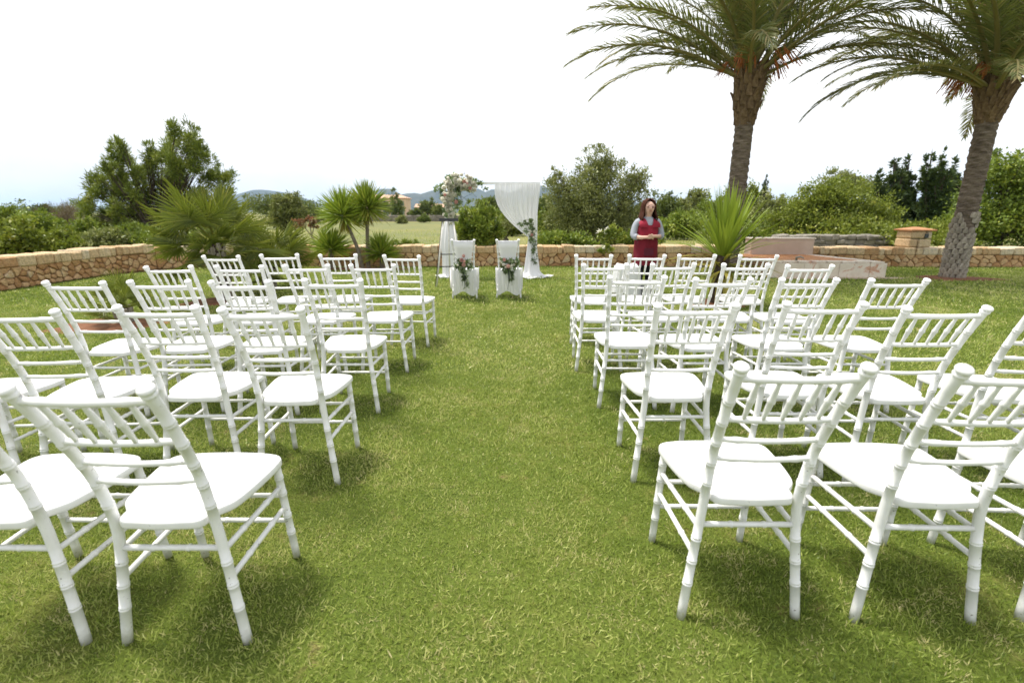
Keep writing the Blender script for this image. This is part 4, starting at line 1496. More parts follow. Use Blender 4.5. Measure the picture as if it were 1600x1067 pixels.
# scrub behind the left wall
for i, (px, py, rx, ry, Y, mt, lab) in enumerate((
        (20, 372, 42, 22, 13.5, 'bright_shrub_leaf', 'light green shrub hugging the side wall at the left edge'),
        (95, 378, 42, 16, 14.2, 'bright_shrub_leaf', 'low yellow green shrub just over the side wall'),
        (60, 352, 38, 20, 18.0, 'shrub_leaf', 'mid green shrub behind the yellow green one'),
        (10, 345, 34, 18, 21.0, 'shrub_leaf', 'tall green shrub at the far left edge'),
        (70, 338, 16, 15, 26.0, 'conifer_leaf', 'small dark bush beside the leafless tree'),
        (128, 368, 32, 20, 16.0, 'shrub_leaf', 'dark shrub between side wall and pine'),
        (165, 376, 34, 14, 14.6, 'olive_leaf', 'greyish shrub at the foot of the pine'),
        (205, 372, 40, 18, 15.5, 'shrub_leaf', 'green shrub below the pine beside the fan palm'),
        (262, 372, 46, 18, 15.0, 'shrub_leaf', 'dark green shrub behind the fan palm'),
        (340, 368, 44, 18, 16.0, 'shrub_leaf', 'green shrub right behind the bushy fan palm'))):
    tree('shrub', lab, 'shrub', (px, 0), [(px, py, rx, ry), (px - rx * 0.5, py + ry * 0.3, rx * 0.6, ry * 0.8), (px + rx * 0.5, py + ry * 0.2, rx * 0.6, ry * 0.8), (px + rx * 0.1, py - ry * 0.5, rx * 0.5, ry * 0.7), (px, py + ry, rx * 0.9, ry)],
         Y, 6500, 0.12, 0.058, mt, 0.03, group=BG)
# right-hand side
tree('carob_tree', 'wide rounded light green tree behind the terrace', 'tree', (1305, 0),
     [(1290, 335, 52, 42), (1318, 302, 40, 26), (1250, 345, 44, 36), (1350, 340, 46, 38), (1215, 358, 28, 26), (1380, 355, 26, 28), (1300, 362, 80, 24), (1275, 312, 26, 22)],
     24.0, 30000, 0.14, 0.075, 'bright_shrub_leaf', 0.14, group=BG, base_tint=0.42, clump=0.22)
tree('broad_tree', 'darker tree crown peeking over the light green tree', 'tree', (1325, 0), [(1310, 285, 30, 15), (1340, 290, 24, 16), (1362, 300, 18, 14)], 38.0, 5000, 0.20, 0.08, 'olive_leaf', 0.15, group=BG)
for i, (px, top_, wd, Y, lab) in enumerate(((1373, 275, 16, 33, 'leftmost spire of the dark conifer group'), (1398, 250, 22, 34, 'second dark conifer from the left of the group'), (1418, 252, 20, 35, 'third dark conifer from the left of the group'),
                                            (1452, 242, 24, 34, 'tallest dark conifer, fourth of the group'), (1472, 246, 20, 33.5, 'fifth dark conifer of the group'), (1488, 256, 18, 34.5, 'rightmost dark conifer beside the palm trunk'))):
    lo = []
    n_ = 9
    for k_ in range(n_):
        s_ = k_ / (n_ - 1)
        py = top_ + (378 - top_) * (0.03 + 0.95 * s_)
        rr = wd * (0.13 + 0.95 * s_ ** 0.8)
        lo.append((px + random.uniform(-2, 2), py, rr, (378 - top_) / n_ * 0.85, random.uniform(-0.2, 0.2)))
        if k_ in (2, 3, 4, 5):
            lo.append((px + random.choice((-1, 1)) * rr * 1.0, py - 6, rr * 0.35, 9))
    tree('conifer', lab, 'tree', (px, 0), lo, Y, 9000, 0.27, 0.095, 'conifer_leaf', 0.13, group='dark conifers on the right', out=1.0, clump=0.24, flat=-0.2)
tree('cypress', 'slender dark cypress standing alone by the palm trunk', 'tree', (1194, 0),
     [(1195, 292, 3.0, 14), (1194, 306, 5.5, 16), (1193, 322, 7.0, 18), (1192, 340, 7.5, 20)], 48.0, 3200, 0.20, 0.06, 'conifer_leaf', 0.10, group=BG, out=0.5, flat=-1.0)
tree('broad_tree', 'large rounded green tree at the right edge behind the palm', 'tree', (1570, 0),
     [(1575, 300, 52, 50), (1560, 265, 34, 26), (1615, 280, 40, 46), (1530, 330, 34, 42), (1590, 350, 70, 36), (1650, 330, 50, 60), (1520, 362, 34, 26)],
     20.0, 28000, 0.14, 0.075, 'shrub_leaf', 0.12, group=BG, base_tint=0.42)
tree('shrub', 'bright green bush between the stone pillar and conifers', 'shrub', (1440, 0), [(1440, 362, 38, 18), (1410, 366, 24, 16), (1475, 362, 26, 18), (1450, 374, 50, 14)], 16.5, 6500, 0.10, 0.055, 'bright_shrub_leaf', 0.04, group=BG)
for px, py, rx, ry, Y, mt, lab in ((1040, 325, 26, 22, 40, 'far_leaf', 'rounded green tree just right of the woman'), (1085, 318, 24, 20, 46, 'olive_leaf', 'pale tree left of the palm trunk'), (1120, 335, 36, 26, 32, 'shrub_leaf', 'green tree behind the big yucca'),
                                   (1168, 318, 24, 26, 50, 'bright_shrub_leaf', 'light green tree right behind the palm trunk'), (1205, 330, 30, 26, 44, 'olive_leaf', 'grey green tree beside the slender cypress'), (1060, 352, 40, 20, 26, 'shrub_leaf', 'low green bush between woman and yucca'),
                                   (1150, 362, 50, 20, 22, 'shrub_leaf', 'low green bush behind the yucca leaves'), (862, 352, 22, 26, 22, 'shrub_leaf', 'green bush between curtain and olive tree'), (800, 350, 30, 16, 30, 'bright_shrub_leaf', 'light green bush seen under the arch'),
                                   (770, 322, 26, 12, 70, 'far_leaf', 'dark tree seen through the arch'), (845, 325, 22, 16, 50, 'far_leaf', 'dark tree right of the curtain'), (1000, 372, 34, 14, 17, 'shrub_leaf', 'dark low bush at the foot of the olive tree'), (880, 376, 40, 12, 15.5, 'shrub_leaf', 'leafy ground shrub under the olive tree')):
    tree('shrub' if ry < 24 and Y < 31 else 'broad_tree', lab, 'shrub' if ry < 24 and Y < 31 else 'tree', (px, 0), [(px, py, rx, ry), (px - rx * 0.5, py + ry * 0.35, rx * 0.6, ry * 0.7), (px + rx * 0.5, py + ry * 0.3, rx * 0.6, ry * 0.7), (px + rx * 0.15, py - ry * 0.4, rx * 0.5, ry * 0.6), (px, py + ry * 0.9, rx * 0.8, ry * 0.8)],
         Y, 5200, 0.0048 * Y + 0.035, 0.0026 * Y + 0.02, mt, 0.003 * Y, group=BG)
tree('twisted_tree', 'gnarled dark trunk with sparse leaves seen under the curtain', 'tree', (791, 0), [(800, 352, 22, 10), (785, 350, 16, 9)], 17.0, 900, 0.09, 0.04, 'olive_leaf', 0.11, group=BG)
# around the house
for px, py, rx, ry, Y, mt, lab in ((616, 322, 15, 18, 95, 'far_leaf', 'dark pointed tree in front of the peach house'), (668, 324, 13, 10, 120, 'far_leaf', 'rounded tree right of the peach house'), (648, 333, 9, 6, 110, 'far_leaf', 'small bush at the right corner of the peach house'),
                                   (628, 345, 8, 6, 62, 'olive_leaf', 'little round tree in the middle of the meadow'), (662, 342, 8, 5, 70, 'far_leaf', 'dark bush on the meadow near the field wall'), (688, 330, 12, 9, 105, 'far_leaf', 'tree left of the flowered arch post'),
                                   (500, 336, 16, 7, 130, 'far_leaf', 'dark hedge tree at the far end of the meadow'), (540, 334, 26, 6, 160, 'far_leaf', 'far hedge tree behind the twin yuccas')):
    lo = [(px, py, rx, ry), (px - rx * 0.4, py + ry * 0.4, rx * 0.6, ry * 0.6), (px + rx * 0.4, py + ry * 0.4, rx * 0.6, ry * 0.6)]
    if 'pointed' in lab:
        lo = [(616, 306, 5, 9), (616, 318, 10, 11), (614, 329, 15, 10), (622, 330, 10, 9)]
    tree('broad_tree', lab, 'tree', (px, 0), lo, Y, 2200, 0.0045 * Y, 0.002 * Y, mt, 0.002 * Y, group=BG)
for px, py, rx, ry, Y, lab in ((640, 383, 14, 8, 13.6, 'dark tuft of shrub behind the wall right of the yuccas'), (618, 384, 10, 7, 13.5, 'small dark shrub over the wall beside the right yucca')):
    tree('shrub', lab, 'shrub', (px, 0), [(px, py, rx, ry), (px + rx * 0.5, py + 2, rx * 0.6, ry * 0.8)], Y, 1200, 0.08, 0.03, 'shrub_leaf', 0.02, group=BG)

# meadow tufts behind the wall and a far belt of woodland: nobody could count these
n_ = 26000
y_ = 12.9 + rng.random(n_) ** 1.7 * 26
x_ = rng.uniform(-1.15, 1.15, n_) * y_
a_ = rng.uniform(0, 2 * PI, n_)
el_ = rng.uniform(0.6, 1.4, n_)
D_ = np.stack([np.cos(a_) * np.cos(el_), np.sin(a_) * np.cos(el_), np.sin(el_)], 1)
V, F, T = kites(np.stack([x_, y_, np.full(n_, -0.06)], 1), D_, 0.15 * rng.uniform(0.5, 1.6, n_), 0.022, 0.45 + 0.35 * vnoise(x_ * 0.3 + 60, y_ * 0.3, 5) + rng.normal(0, 0.12, n_), -0.2)
tag(obj('meadow_grass', np_mesh('meadow_grass', V, F, 'grass_blade', T)), 'rough yellowish meadow grass beyond the wall', 'grass', kind='stuff')
lob = []
for k_ in range(330):
    Y_ = rng.uniform(240, 900)
    X_ = rng.uniform(-1.2, 1.2) * Y_
    r_ = rng.uniform(3, 7)
    if -0.30 < X_ / Y_ < -0.14 and Y_ < 420:
        continue
    lob.append(((X_, Y_, r_ * 0.55), (r_ * 1.5, r_ * 1.2, r_ * 0.75)))
V, F, T = crown_leaves(lob, 34000, 1.5, 0.9, clump=0.35)
tag(obj('far_woodland', np_mesh('far_woodland', V, F, 'far_leaf', T)), 'distant belt of woodland at the foot of the hills', 'woodland', kind='stuff')
grey_wall(-24, -8, 78.0, 0.9, 'far grey field wall crossing the meadow below the house')

# ------------------------------------------------------------------ house in the fields
hs = empty('country_house', (-42.0, 172.0, -0.05), 0, 'peach coloured country house with a flat tiled roof across the meadow', 'house')
mb = MB()
mb.box((0, 0, 2.9), (13.6, 8, 5.8))
mb.build('wall', 'house_wall', hs, smooth=False)
mb = MB()
mb.rings([[(-7.2, -4.4, 5.8), (7.2, -4.4, 5.8), (7.2, 4.4, 5.8), (-7.2, 4.4, 5.8)], [(-7.2, -4.4, 6.0), (7.2, -4.4, 6.0), (7.2, 4.4, 6.0), (-7.2, 4.4, 6.0)], [(-4.2, -0.3, 7.1), (4.2, -0.3, 7.1), (4.2, 0.3, 7.1), (-4.2, 0.3, 7.1)]])
rf = mb.build('roof', 'roof_tile', hs, smooth=False)
mb = MB()
mb.box((2.8, 0.8, 7.2), (0.7, 0.7, 1.3))
mb.build('chimney', 'house_wall', rf, smooth=False)
for x in (-5.2, -2.6, 0.0, 2.6, 5.2):
    for z_, h_ in ((4.2, 1.5), (1.35, 2.1)):
        mb = MB()
        mb.box((x, -4.02, z_), (1.0, 0.10, h_))
        wn = mb.build('window', 'dark_window', hs, smooth=False)
        mb = MB()
        mb.box((x - 0.75, -4.06, z_), (0.48, 0.08, h_))
        mb.build('shutter', 'shutter', wn, smooth=False)
        mb = MB()
        mb.box((x + 0.75, -4.06, z_), (0.48, 0.08, h_))
        mb.build('shutter', 'shutter', wn, smooth=False)
h2 = empty('farm_outbuilding', (-23.5, 150.0, -0.05), 0, 'low pale outbuilding right of the peach house', 'house')
mb = MB()
mb.box((0, 0, 1.4), (9.5, 5, 2.8))
mb.build('wall', 'house_wall', h2, smooth=False)
mb = MB()
mb.rings([[(-5.0, -2.8, 2.8), (5.0, -2.8, 2.8), (5.0, 2.8, 2.8), (-5.0, 2.8, 2.8)], [(-5.0, -0.1, 3.8), (5.0, -0.1, 3.8), (5.0, 0.1, 3.8), (-5.0, 0.1, 3.8)]])
mb.build('roof', 'roof_tile', h2, smooth=False)
for x in (-3, 0, 3):
    mb = MB()
    mb.box((x, -2.52, 1.3), (1.1, 0.08, 1.6))
    mb.build('window', 'dark_window', h2, smooth=False)

# ------------------------------------------------------------------ ceremony arch
AY = 10.35
arch = empty('wedding_arch', (-0.42, AY, 0), 0, 'white square wedding arch at the end of the aisle', 'arch')
for s_, x in ((-1, -1.36 + 0.42), (1, 0.50 + 0.42)):
    mb = MB()
    mb.box((x, 0, 0.93), (0.045, 0.045, 1.86))
    mb.build('post', 'frame_white', arch, smooth=False)
    mb = MB()
    mb.box((x, 0, 0.012), (0.30, 0.42, 0.02))
    mb.build('foot_plate', 'frame_white', arch, smooth=False)
mb = MB()
mb.box((0.0, 0, 1.885), (1.98, 0.045, 0.045))
mb.build('top_beam', 'frame_white', arch, smooth=False)
mb = MB()
mb.box((0.62, 0.30, 1.905), (0.66, 0.04, 0.035))
mb.build('back_beam', 'frame_white', arch, smooth=False)
for x in (0.30, 0.93):
    mb = MB()
    mb.box((x, 0.15, 1.897), (0.04, 0.26, 0.03))
    mb.build('cross_beam', 'frame_white', arch, smooth=False)


def cloth(name, prof, folds, amp, mat, nu=72, seed=0):
    """prof: rows of (z, x_left, x_right, y, fold factor) from top to bottom"""
    g_ = random.Random(seed)
    ph = [g_.uniform(0, 6) for _ in range(4)]
    V_, F_ = [], []
    for (z_, xl, xr, y, ff) in prof:
        for i in range(nu + 1):
            u = i / nu
            w_ = math.sin(2 * PI * folds * u + ph[0]) + 0.5 * math.sin(2 * PI * folds * 1.9 * u + ph[1]) + 0.4 * math.sin(2 * PI * folds * 0.43 * u + ph[2])
            zz = z_(u) if callable(z_) else z_
            V_.append((xl + (xr - xl) * u, y + amp * ff * w_, zz))
    m_ = nu + 1
    for j in range(len(prof) - 1):
        for i in range(nu):
            F_.append((j * m_ + i, j * m_ + i + 1, (j + 1) * m_ + i + 1, (j + 1) * m_ + i))
    return MB().add(V_, F_)


cu = empty('sheer_curtain', (0.45, AY - 0.03, 0), 0, 'sheer white curtain tied back to the right post of the arch', 'curtain')
prof = []
XL = lambda s_: -0.80 + 0.68 * s_ ** 3.0
XR = lambda s_: 0.13 - 0.11 * s_ ** 0.9
for k_ in range(27):
    s_ = k_ / 26
    # the inner edge sags: the left part of each row hangs higher up the swag
    prof.append(((lambda u, s_=s_: 1.875 - s_ * (1.045 - 0.12 * (1 - u) * math.sin(PI * s_))), XL(s_), XR(s_), -0.02 - 0.03 * math.sin(PI * s_), 0.5 + 0.7 * (1 - s_)))
cloth('drape', prof, 9, 0.012, 'sheer_cloth', 90, 2).build('drape', 'sheer_cloth', cu)
rings = []
for k_ in range(16):
    s_ = k_ / 15
    z_ = 0.87 - 0.855 * s_
    rr = 0.062 + 0.085 * s_ ** 1.3 + (0.10 * max(0, s_ - 0.9) / 0.1)
    ring = []
    for i in range(48):
        w_ = 2 * PI * i / 48
        q_ = rr * (1 + 0.16 * math.sin(7 * w_ + 1.3 + s_) + 0.08 * math.sin(13 * w_))
        ring.append((-0.035 + q_ * 1.15 * math.cos(w_), -0.03 + q_ * 0.8 * math.sin(w_), z_))
    rings.append(ring)
for rr, z_ in ((0.36, 0.030), (0.46, 0.012)):
    rings.append([(-0.10 + rr * (1 + 0.10 * math.sin(3 * w_ + 1) + 0.08 * math.sin(8 * w_)) * math.cos(w_), -0.05 + rr * 0.72 * (1 + 0.12 * math.sin(4 * w_)) * math.sin(w_), z_ + 0.014 * (1 + math.sin(9 * w_))) for w_ in [2 * PI * i / 48 for i in range(48)]])
MB().rings(rings, cap0=False, cap1=False).build('gathered_tail', 'white_cloth', cu)
dr = empty('post_drape', (-1.34, AY - 0.04, 0), 0, 'white cloth wound down the left post of the arch', 'curtain')
rings = []
for k_ in range(20):
    s_ = k_ / 19
    z_ = 1.18 - 1.165 * s_
    rr = 0.050 + 0.085 * math.sin(min(s_ * 3.4, 2.2)) ** 0.8 + 0.01 * s_
    rings.append([(0.04 + rr * (1 + 0.15 * math.sin(6 * w_ + 2 * s_)) * math.cos(w_) * 1.1, rr * 0.85 * (1 + 0.15 * math.sin(6 * w_ + 2 * s_)) * math.sin(w_), z_) for w_ in [2 * PI * i / 42 for i in range(42)]])
rings.append([(0.00 + 0.27 * (1 + 0.16 * math.sin(3 * w_)) * math.cos(w_), 0.18 * math.sin(w_), 0.02 + 0.012 * (1 + math.sin(9 * w_))) for w_ in [2 * PI * i / 42 for i in range(42)]])
MB().rings(rings, cap0=True, cap1=False).build('drape', 'white_cloth', dr)


# ------------------------------------------------------------------ flowers
def rose_mesh(name, mat, seed):
    g_ = np.random.default_rng(seed)
    V_, F_, T_ = [], [], []
    for ring, (cnt, el, L_, rad) in enumerate(((4, 80, 0.8, 0.18), (5, 60, 0.95, 0.30), (6, 36, 1.0, 0.42), (7, 10, 0.95, 0.5))):
        for j in range(cnt):
            a = 2 * PI * j / cnt + ring * 0.6
            e_ = R(el + g_.uniform(-8, 8))
            d = np.array([math.cos(a), math.sin(a), 0])
            sd = np.array([-math.sin(a), math.cos(a), 0])
            for (r_, w_, up_) in ((0.06, 0.25, 0.0), (rad * 0.75, 0.85, 0.35), (rad, 0.62, 0.80)):
                base = d * (r_ * math.cos(e_) + 0.12) + np.array([0, 0, L_ * up_ * math.sin(e_) + 0.1 * up_])
                for q_ in (-1, 0, 1):
                    V_.append(base + sd * q_ * w_ * 0.42 - d * 0.08 * abs(q_))
                    T_.append(0.25 + 0.6 * up_ + g_.uniform(-0.1, 0.1))
            b0 = len(V_) - 9
            for i in range(2):
                for q_ in range(2):
                    F_.append((b0 + i * 3 + q_, b0 + i * 3 + q_ + 1, b0 + i * 3 + 4 + q_, b0 + i * 3 + 3 + q_))
    return np_mesh(name, np.array(V_), np.array(F_), mat, np.clip(T_, 0, 1), smooth=True)


ROSE_W, ROSE_P = rose_mesh('rose', 'white_petal', 1), rose_mesh('rose', 'pink_petal', 2)


def foliage(lobes, n, leaf, width, mat='flower_leaf', **kw):
    V_, F_, T_ = crown_leaves(lobes, n, leaf, width, **kw)
    return np_mesh('foliage', V_, F_, mat, T_)


def roses(root, spots):
    for (x, y, z_, r_, c_) in spots:
        o_ = obj('rose', ROSE_P if c_ == 'p' else ROSE_W, root)
        o_.location = (x, y, z_)
        o_.scale = (r_, r_, r_)
        o_.rotation_euler = (R(random.uniform(50, 110)), random.uniform(-0.6, 0.6), random.uniform(-0.5, 0.5))


fa = empty('flower_garland', (-1.30, AY - 0.10, 1.1), 0, 'large white and pink flower garland on the left corner of the arch', 'flowers')
lob = [((0.02, 0, 0.20), (0.10, 0.12, 0.22)), ((0.05, -0.02, 0.52), (0.15, 0.14, 0.24)), ((0.14, -0.02, 0.78), (0.26, 0.18, 0.17)), ((0.40, -0.02, 0.76), (0.22, 0.14, 0.14)), ((0.62, 0, 0.72), (0.16, 0.08, 0.08)), ((-0.14, 0, 0.62), (0.12, 0.08, 0.12)), ((0.22, -0.02, 0.50), (0.12, 0.10, 0.14))]
obj('foliage', foliage(lob, 3000, 0.055, 0.028, base_tint=0.78, ctn=0.20, out=0.9), fa)
tw = []
for k_ in range(26):
    w_ = random.uniform(0, 2 * PI)
    a = Vector((random.uniform(0.0, 0.5), -0.05, random.uniform(0.55, 0.85)))
    tw.append((a, a + Vector((math.cos(w_) * 0.26, -0.05, math.sin(w_) * 0.22))))
mb = MB()
for a, b_ in tw:
    mb.tube([a, a.lerp(b_, 0.5) + Vector((0, 0, 0.02)), b_], [0.004, 0.003, 0.002], 3, caps=False)
mb.build('sprigs', 'ribbon_dark', fa)['kind'] = 'stuff'
rs = []
for k_ in range(110):
    c_, r_ = lob[random.choice((0, 1, 1, 2, 2, 2, 3, 3))]
    w_, q_ = random.uniform(0, 2 * PI), random.uniform(0.2, 1.1)
    rs.append((c_[0] + r_[0] * q_ * math.cos(w_), c_[1] - r_[1] * random.uniform(0.5, 1.1), c_[2] + r_[2] * q_ * math.sin(w_), random.uniform(0.055, 0.085), 'w'))
for x, z_ in ((0.36, 0.80), (0.42, 0.77), (0.47, 0.68), (-0.02, 0.55), (0.20, 0.42)):
    rs.append((x, -0.19, z_, random.uniform(0.055, 0.072), 'p'))
roses(fa, rs)
tie = empty('flower_tieback', (0.42, AY - 0.14, 0.42), 0, 'trailing greenery and pale roses tying the sheer curtain', 'flowers')
obj('foliage', foliage([((-0.02, 0, 0.60), (0.13, 0.08, 0.14)), ((0.0, 0, 0.42), (0.08, 0.07, 0.14)), ((0.03, 0, 0.22), (0.07, 0.06, 0.16)), ((-0.18, 0.02, 0.68), (0.12, 0.05, 0.05)), ((0.06, 0, 0.02), (0.05, 0.05, 0.14))], 900, 0.055, 0.022, base_tint=0.45, ctn=0.2, out=0.9), tie)
roses(tie, [(-0.02, -0.07, 0.46, 0.055, 'p'), (0.02, -0.08, 0.40, 0.05, 'w'), (-0.05, -0.06, 0.52, 0.045, 'w'), (0.03, -0.07, 0.52, 0.045, 'w')])

# ------------------------------------------------------------------ easel beside the arch
ea = empty('easel', (-1.16, 9.05, 0), R(8), 'white wooden easel with a dark top bar beside the first draped chair', 'easel')
for nm, a, b_ in (('leg', (-0.24, -0.10, 0.0), (-0.08, 0.06, 1.20)), ('leg', (0.22, -0.10, 0.0), (0.10, 0.06, 1.20)), ('leg', (0.02, 0.52, 0.0), (0.01, 0.09, 1.18)), ('leg', (0.02, -0.42, 0.0), (0.02, -0.06, 0.34))):
    MB().tube([a, b_], [0.016, 0.014], 6).build(nm, 'easel_white', ea)
for z_ in (0.36, 0.58):
    q_ = z_ / 1.2
    MB().tube([(-0.24 + 0.16 * q_, -0.10 + 0.16 * q_, z_), (0.22 - 0.12 * q_, -0.10 + 0.16 * q_, z_)], 0.010, 6).build('crossbar', 'easel_dark', ea)
mb = MB()
mb.box((0.02, 0.05, 1.19), (0.34, 0.07, 0.055))
mb.build('top_bar', 'easel_dark', ea, smooth=False)
MB().tube([(-0.265, -0.105, 0.0), (-0.10, 0.05, 1.18)], [0.006, 0.005], 6).build('dark_edge', 'easel_dark', ea)

# ------------------------------------------------------------------ two draped chairs with bouquets
for (x, y, dg, lab, bl, ros) in ((-0.745, 7.62, 2.0, 'white chair draped in cloth nearer the easel, bouquet on its back', 'bouquet with stacked pink roses on the draped chair by the easel', [(-0.02, 0.62, 'p', 0.055), (0.02, 0.68, 'p', 0.05), (0.0, 0.55, 'p', 0.058), (0.03, 0.60, 'p', 0.045)]),
                                 (-0.05, 7.68, -2.0, 'white chair draped in cloth under the curtain side of the arch', 'bouquet with one pink and one blush rose on the second draped chair', [(-0.07, 0.62, 'p', 0.045), (0.01, 0.52, 'p', 0.062), (0.05, 0.52, 'w', 0.05)])):
    rt = chair(x, y, dg, lab, 'draped chairs before the arch')
    rt.name = 'draped_chair'
    # cloth over the backrest
    V_, F_ = [], []
    nu = 16
    rows = []
    for side_ in (0, 1):
        rr = [(0.905, 0.0), (0.80, 0.0), (0.70, 0.0), (0.60, 0.0), (0.54, 0.0)]
        for z_, _ in (rr if side_ else rr[::-1]):
            p = along(PL, min(z_, 0.90))
            yy = p.y + (-0.030 if not side_ else 0.024)
            narrow = 0.150 - 0.055 * ((0.905 - z_) / 0.365) ** 1.4
            rows.append((z_ + (0.012 if z_ > 0.9 else 0), yy, narrow))
    for z_, yy, nw in rows:
        for i in range(nu + 1):
            u = i / nu * 2 - 1
            V_.append((u * nw, yy - 0.014 * (1 - u * u) + 0.004 * math.sin(9 * u + z_ * 20), z_))
    for j in range(len(rows) - 1):
        for i in range(nu):
            F_.append((j * (nu + 1) + i, j * (nu + 1) + i + 1, (j + 1) * (nu + 1) + i + 1, (j + 1) * (nu + 1) + i))
    MB().add(V_, F_).build('back_cover', 'white_cloth', rt)
    # gathered skirt round the seat
    outl = [(0.215, 0.40), (0.222, 0.25), (0.205, 0.10), (0.165, -0.045), (0.08, -0.060), (0.0, -0.062), (-0.08, -0.060), (-0.165, -0.045), (-0.205, 0.10), (-0.222, 0.25), (-0.215, 0.40)]
    ol = spline([(a, b_, 0) for a, b_ in outl], 120)
    V_, F_ = [], []
    zs = [0.475, 0.455, 0.40, 0.32, 0.24, 0.16, 0.10]
    for j, z_ in enumerate(zs):
        for i, p in enumerate(ol):
            q_ = 1 + 0.03 * min(j, 4) / 4 * math.sin(i * 0.85) + 0.015 * math.sin(i * 2.1 + j * 0.3)
            sway = 0.035 * math.sin(i * 0.13 + x * 9) * (j / 6)
            cp = Vector((0, 0.18, 0))
            w_ = cp + (p - cp) * q_ * (0.98 if j == 0 else 1.0 - 0.012 * j)
            V_.append((w_.x, w_.y, z_ + sway))
    m_ = len(ol)
    for j in range(len(zs) - 1):
        for i in range(m_ - 1):
            F_.append((j * m_ + i, j * m_ + i + 1, (j + 1) * m_ + i + 1, (j + 1) * m_ + i))
    MB().add(V_, F_).build('seat_skirt', 'tulle', rt)
    bq = empty('bouquet', (x, y - 0.07, 0.0), R(dg), bl, 'flowers', 'bouquets on the draped chairs')
    obj('foliage', foliage([((0, -0.03, 0.51), (0.13, 0.06, 0.07)), ((-0.07, -0.03, 0.55), (0.07, 0.05, 0.07)), ((0.08, -0.03, 0.55), (0.07, 0.05, 0.08)), ((0.0, -0.02, 0.42), (0.04, 0.04, 0.10)), ((0.03, -0.02, 0.30), (0.025, 0.03, 0.12))], 620, 0.050, 0.024, base_tint=0.55, ctn=0.28, out=0.8), bq)
    for rx_, rz_ in ((-0.08, 0.54), (0.08, 0.54), (-0.04, 0.50), (0.10, 0.59)):
        o_ = obj('rose', ROSE_W, bq)
        o_.location = (rx_, -0.075, rz_)
        o_.scale = (0.034, 0.034, 0.034)
        o_.rotation_euler = (R(75), 0, random.uniform(-1, 1))
    for (rx_, rz_, c_, sz) in ros:
        o_ = obj('rose', ROSE_P if c_ == 'p' else ROSE_W, bq)
        o_.location = (rx_, -0.08, rz_)
        o_.scale = (sz, sz, sz)
        o_.rotation_euler = (R(80), 0, random.uniform(-1, 1))
    for k_ in range(4):
        a = Vector((random.uniform(-0.02, 0.03), -0.05, 0.46))
        b_ = a + Vector((random.uniform(-0.03, 0.12), 0.0, -random.uniform(0.20, 0.33)))
        MB().tube([a, a.lerp(b_, 0.5) + Vector((0.01, -0.02, 0)), b_], [0.006, 0.005, 0.003], 4).build('ribbon', 'ribbon_dark', bq)

# ------------------------------------------------------------------ white draped stand and the flowering plant on the wall
ws = empty('draped_stand', (1.86, 7.93, 0), R(6), 'small stand under a white ruffled cloth behind the first right row', 'table')
mb = MB()
mb.box((0, 0, 0.24), (0.34, 0.30, 0.48))
mb.build('box', 'frame_white', ws, smooth=False)
rings = [[(0.17 * s_ * math.cos(w_) * 1.0, 0.16 * s_ * math.sin(w_), 0.50 + 0.025 * math.sin(3 * w_) * s_) for w_ in [2 * PI * i / 60 for i in range(60)]] for s_ in (0.1, 0.6, 1.0)]
for k_ in range(8):
    s_ = (k_ + 1) / 8
    rings.append([((0.20 + 0.045 * s_) * (1 + 0.07 * s_ * math.sin(9 * w_) + 0.04 * math.sin(17 * w_ + 2)) * math.cos(w_), (0.19 + 0.04 * s_) * (1 + 0.07 * s_ * math.sin(9 * w_)) * math.sin(w_), 0.49 - 0.44 * s_ + 0.03 * math.sin(2 * w_) * s_) for w_ in [2 * PI * i / 60 for i in range(60)]])
MB().rings(rings, cap0=True, cap1=False).build('cloth', 'white_cloth', ws)
bm = bmesh.new()
bmesh.ops.create_cube(bm, size=1)
for v_ in bm.verts:
    v_.co = Vector((v_.co.x * 0.15, v_.co.y * 0.16, (v_.co.z + 0.5) * 0.20))
bmesh.ops.bevel(bm, geom=list(bm.edges), offset=0.012, segments=2, affect='EDGES')
o_ = bm_obj('storage_box', bm, 'grey_plastic')
o_.location = (2.17, 7.86, 0)
tag(o_, 'small grey box on the grass beside the draped stand', 'box')
pw = empty('flowering_plant', (2.45, 12.72, 0.0), 0, 'leafy plant with white blossoms leaning over the wall by the woman', 'plant')
obj('foliage', foliage([((0.05, -0.1, 0.72), (0.30, 0.20, 0.24)), ((0.20, -0.1, 0.80), (0.20, 0.2, 0.18)), ((-0.15, -0.55, 0.42), (0.24, 0.07, 0.14)), ((-0.22, -0.2, 0.85), (0.12, 0.1, 0.14))], 1500, 0.085, 0.040, mat='shrub_leaf', base_tint=0.6, ctn=0.2, out=0.7), pw)
V, F, T = crown_leaves([((-0.12, -0.2, 0.86), (0.16, 0.1, 0.16)), ((-0.18, -0.56, 0.50), (0.10, 0.05, 0.08))], 110, 0.05, 0.045)
obj('blossoms', np_mesh('blossoms', V, F, 'white_petal', T), pw)
mb = MB()
for k_ in range(7):
    a = random.uniform(0, 2 * PI)
    mb.tube([(0, 0, -0.05), (0.08 * math.cos(a), 0.05 * math.sin(a) - 0.05, 0.45), (0.22 * math.cos(a), 0.12 * math.sin(a) - 0.1, 0.85)], [0.012, 0.009, 0.004], 5)
mb.build('stems', 'tree_bark', pw)

# ------------------------------------------------------------------ the woman
PX, PY = 2.215, 8.19
pe = empty('person', (PX, PY, 0.0), R(4), 'person in a red sleeveless tunic over a grey shirt, hands clasped, beyond the right chairs', 'person')


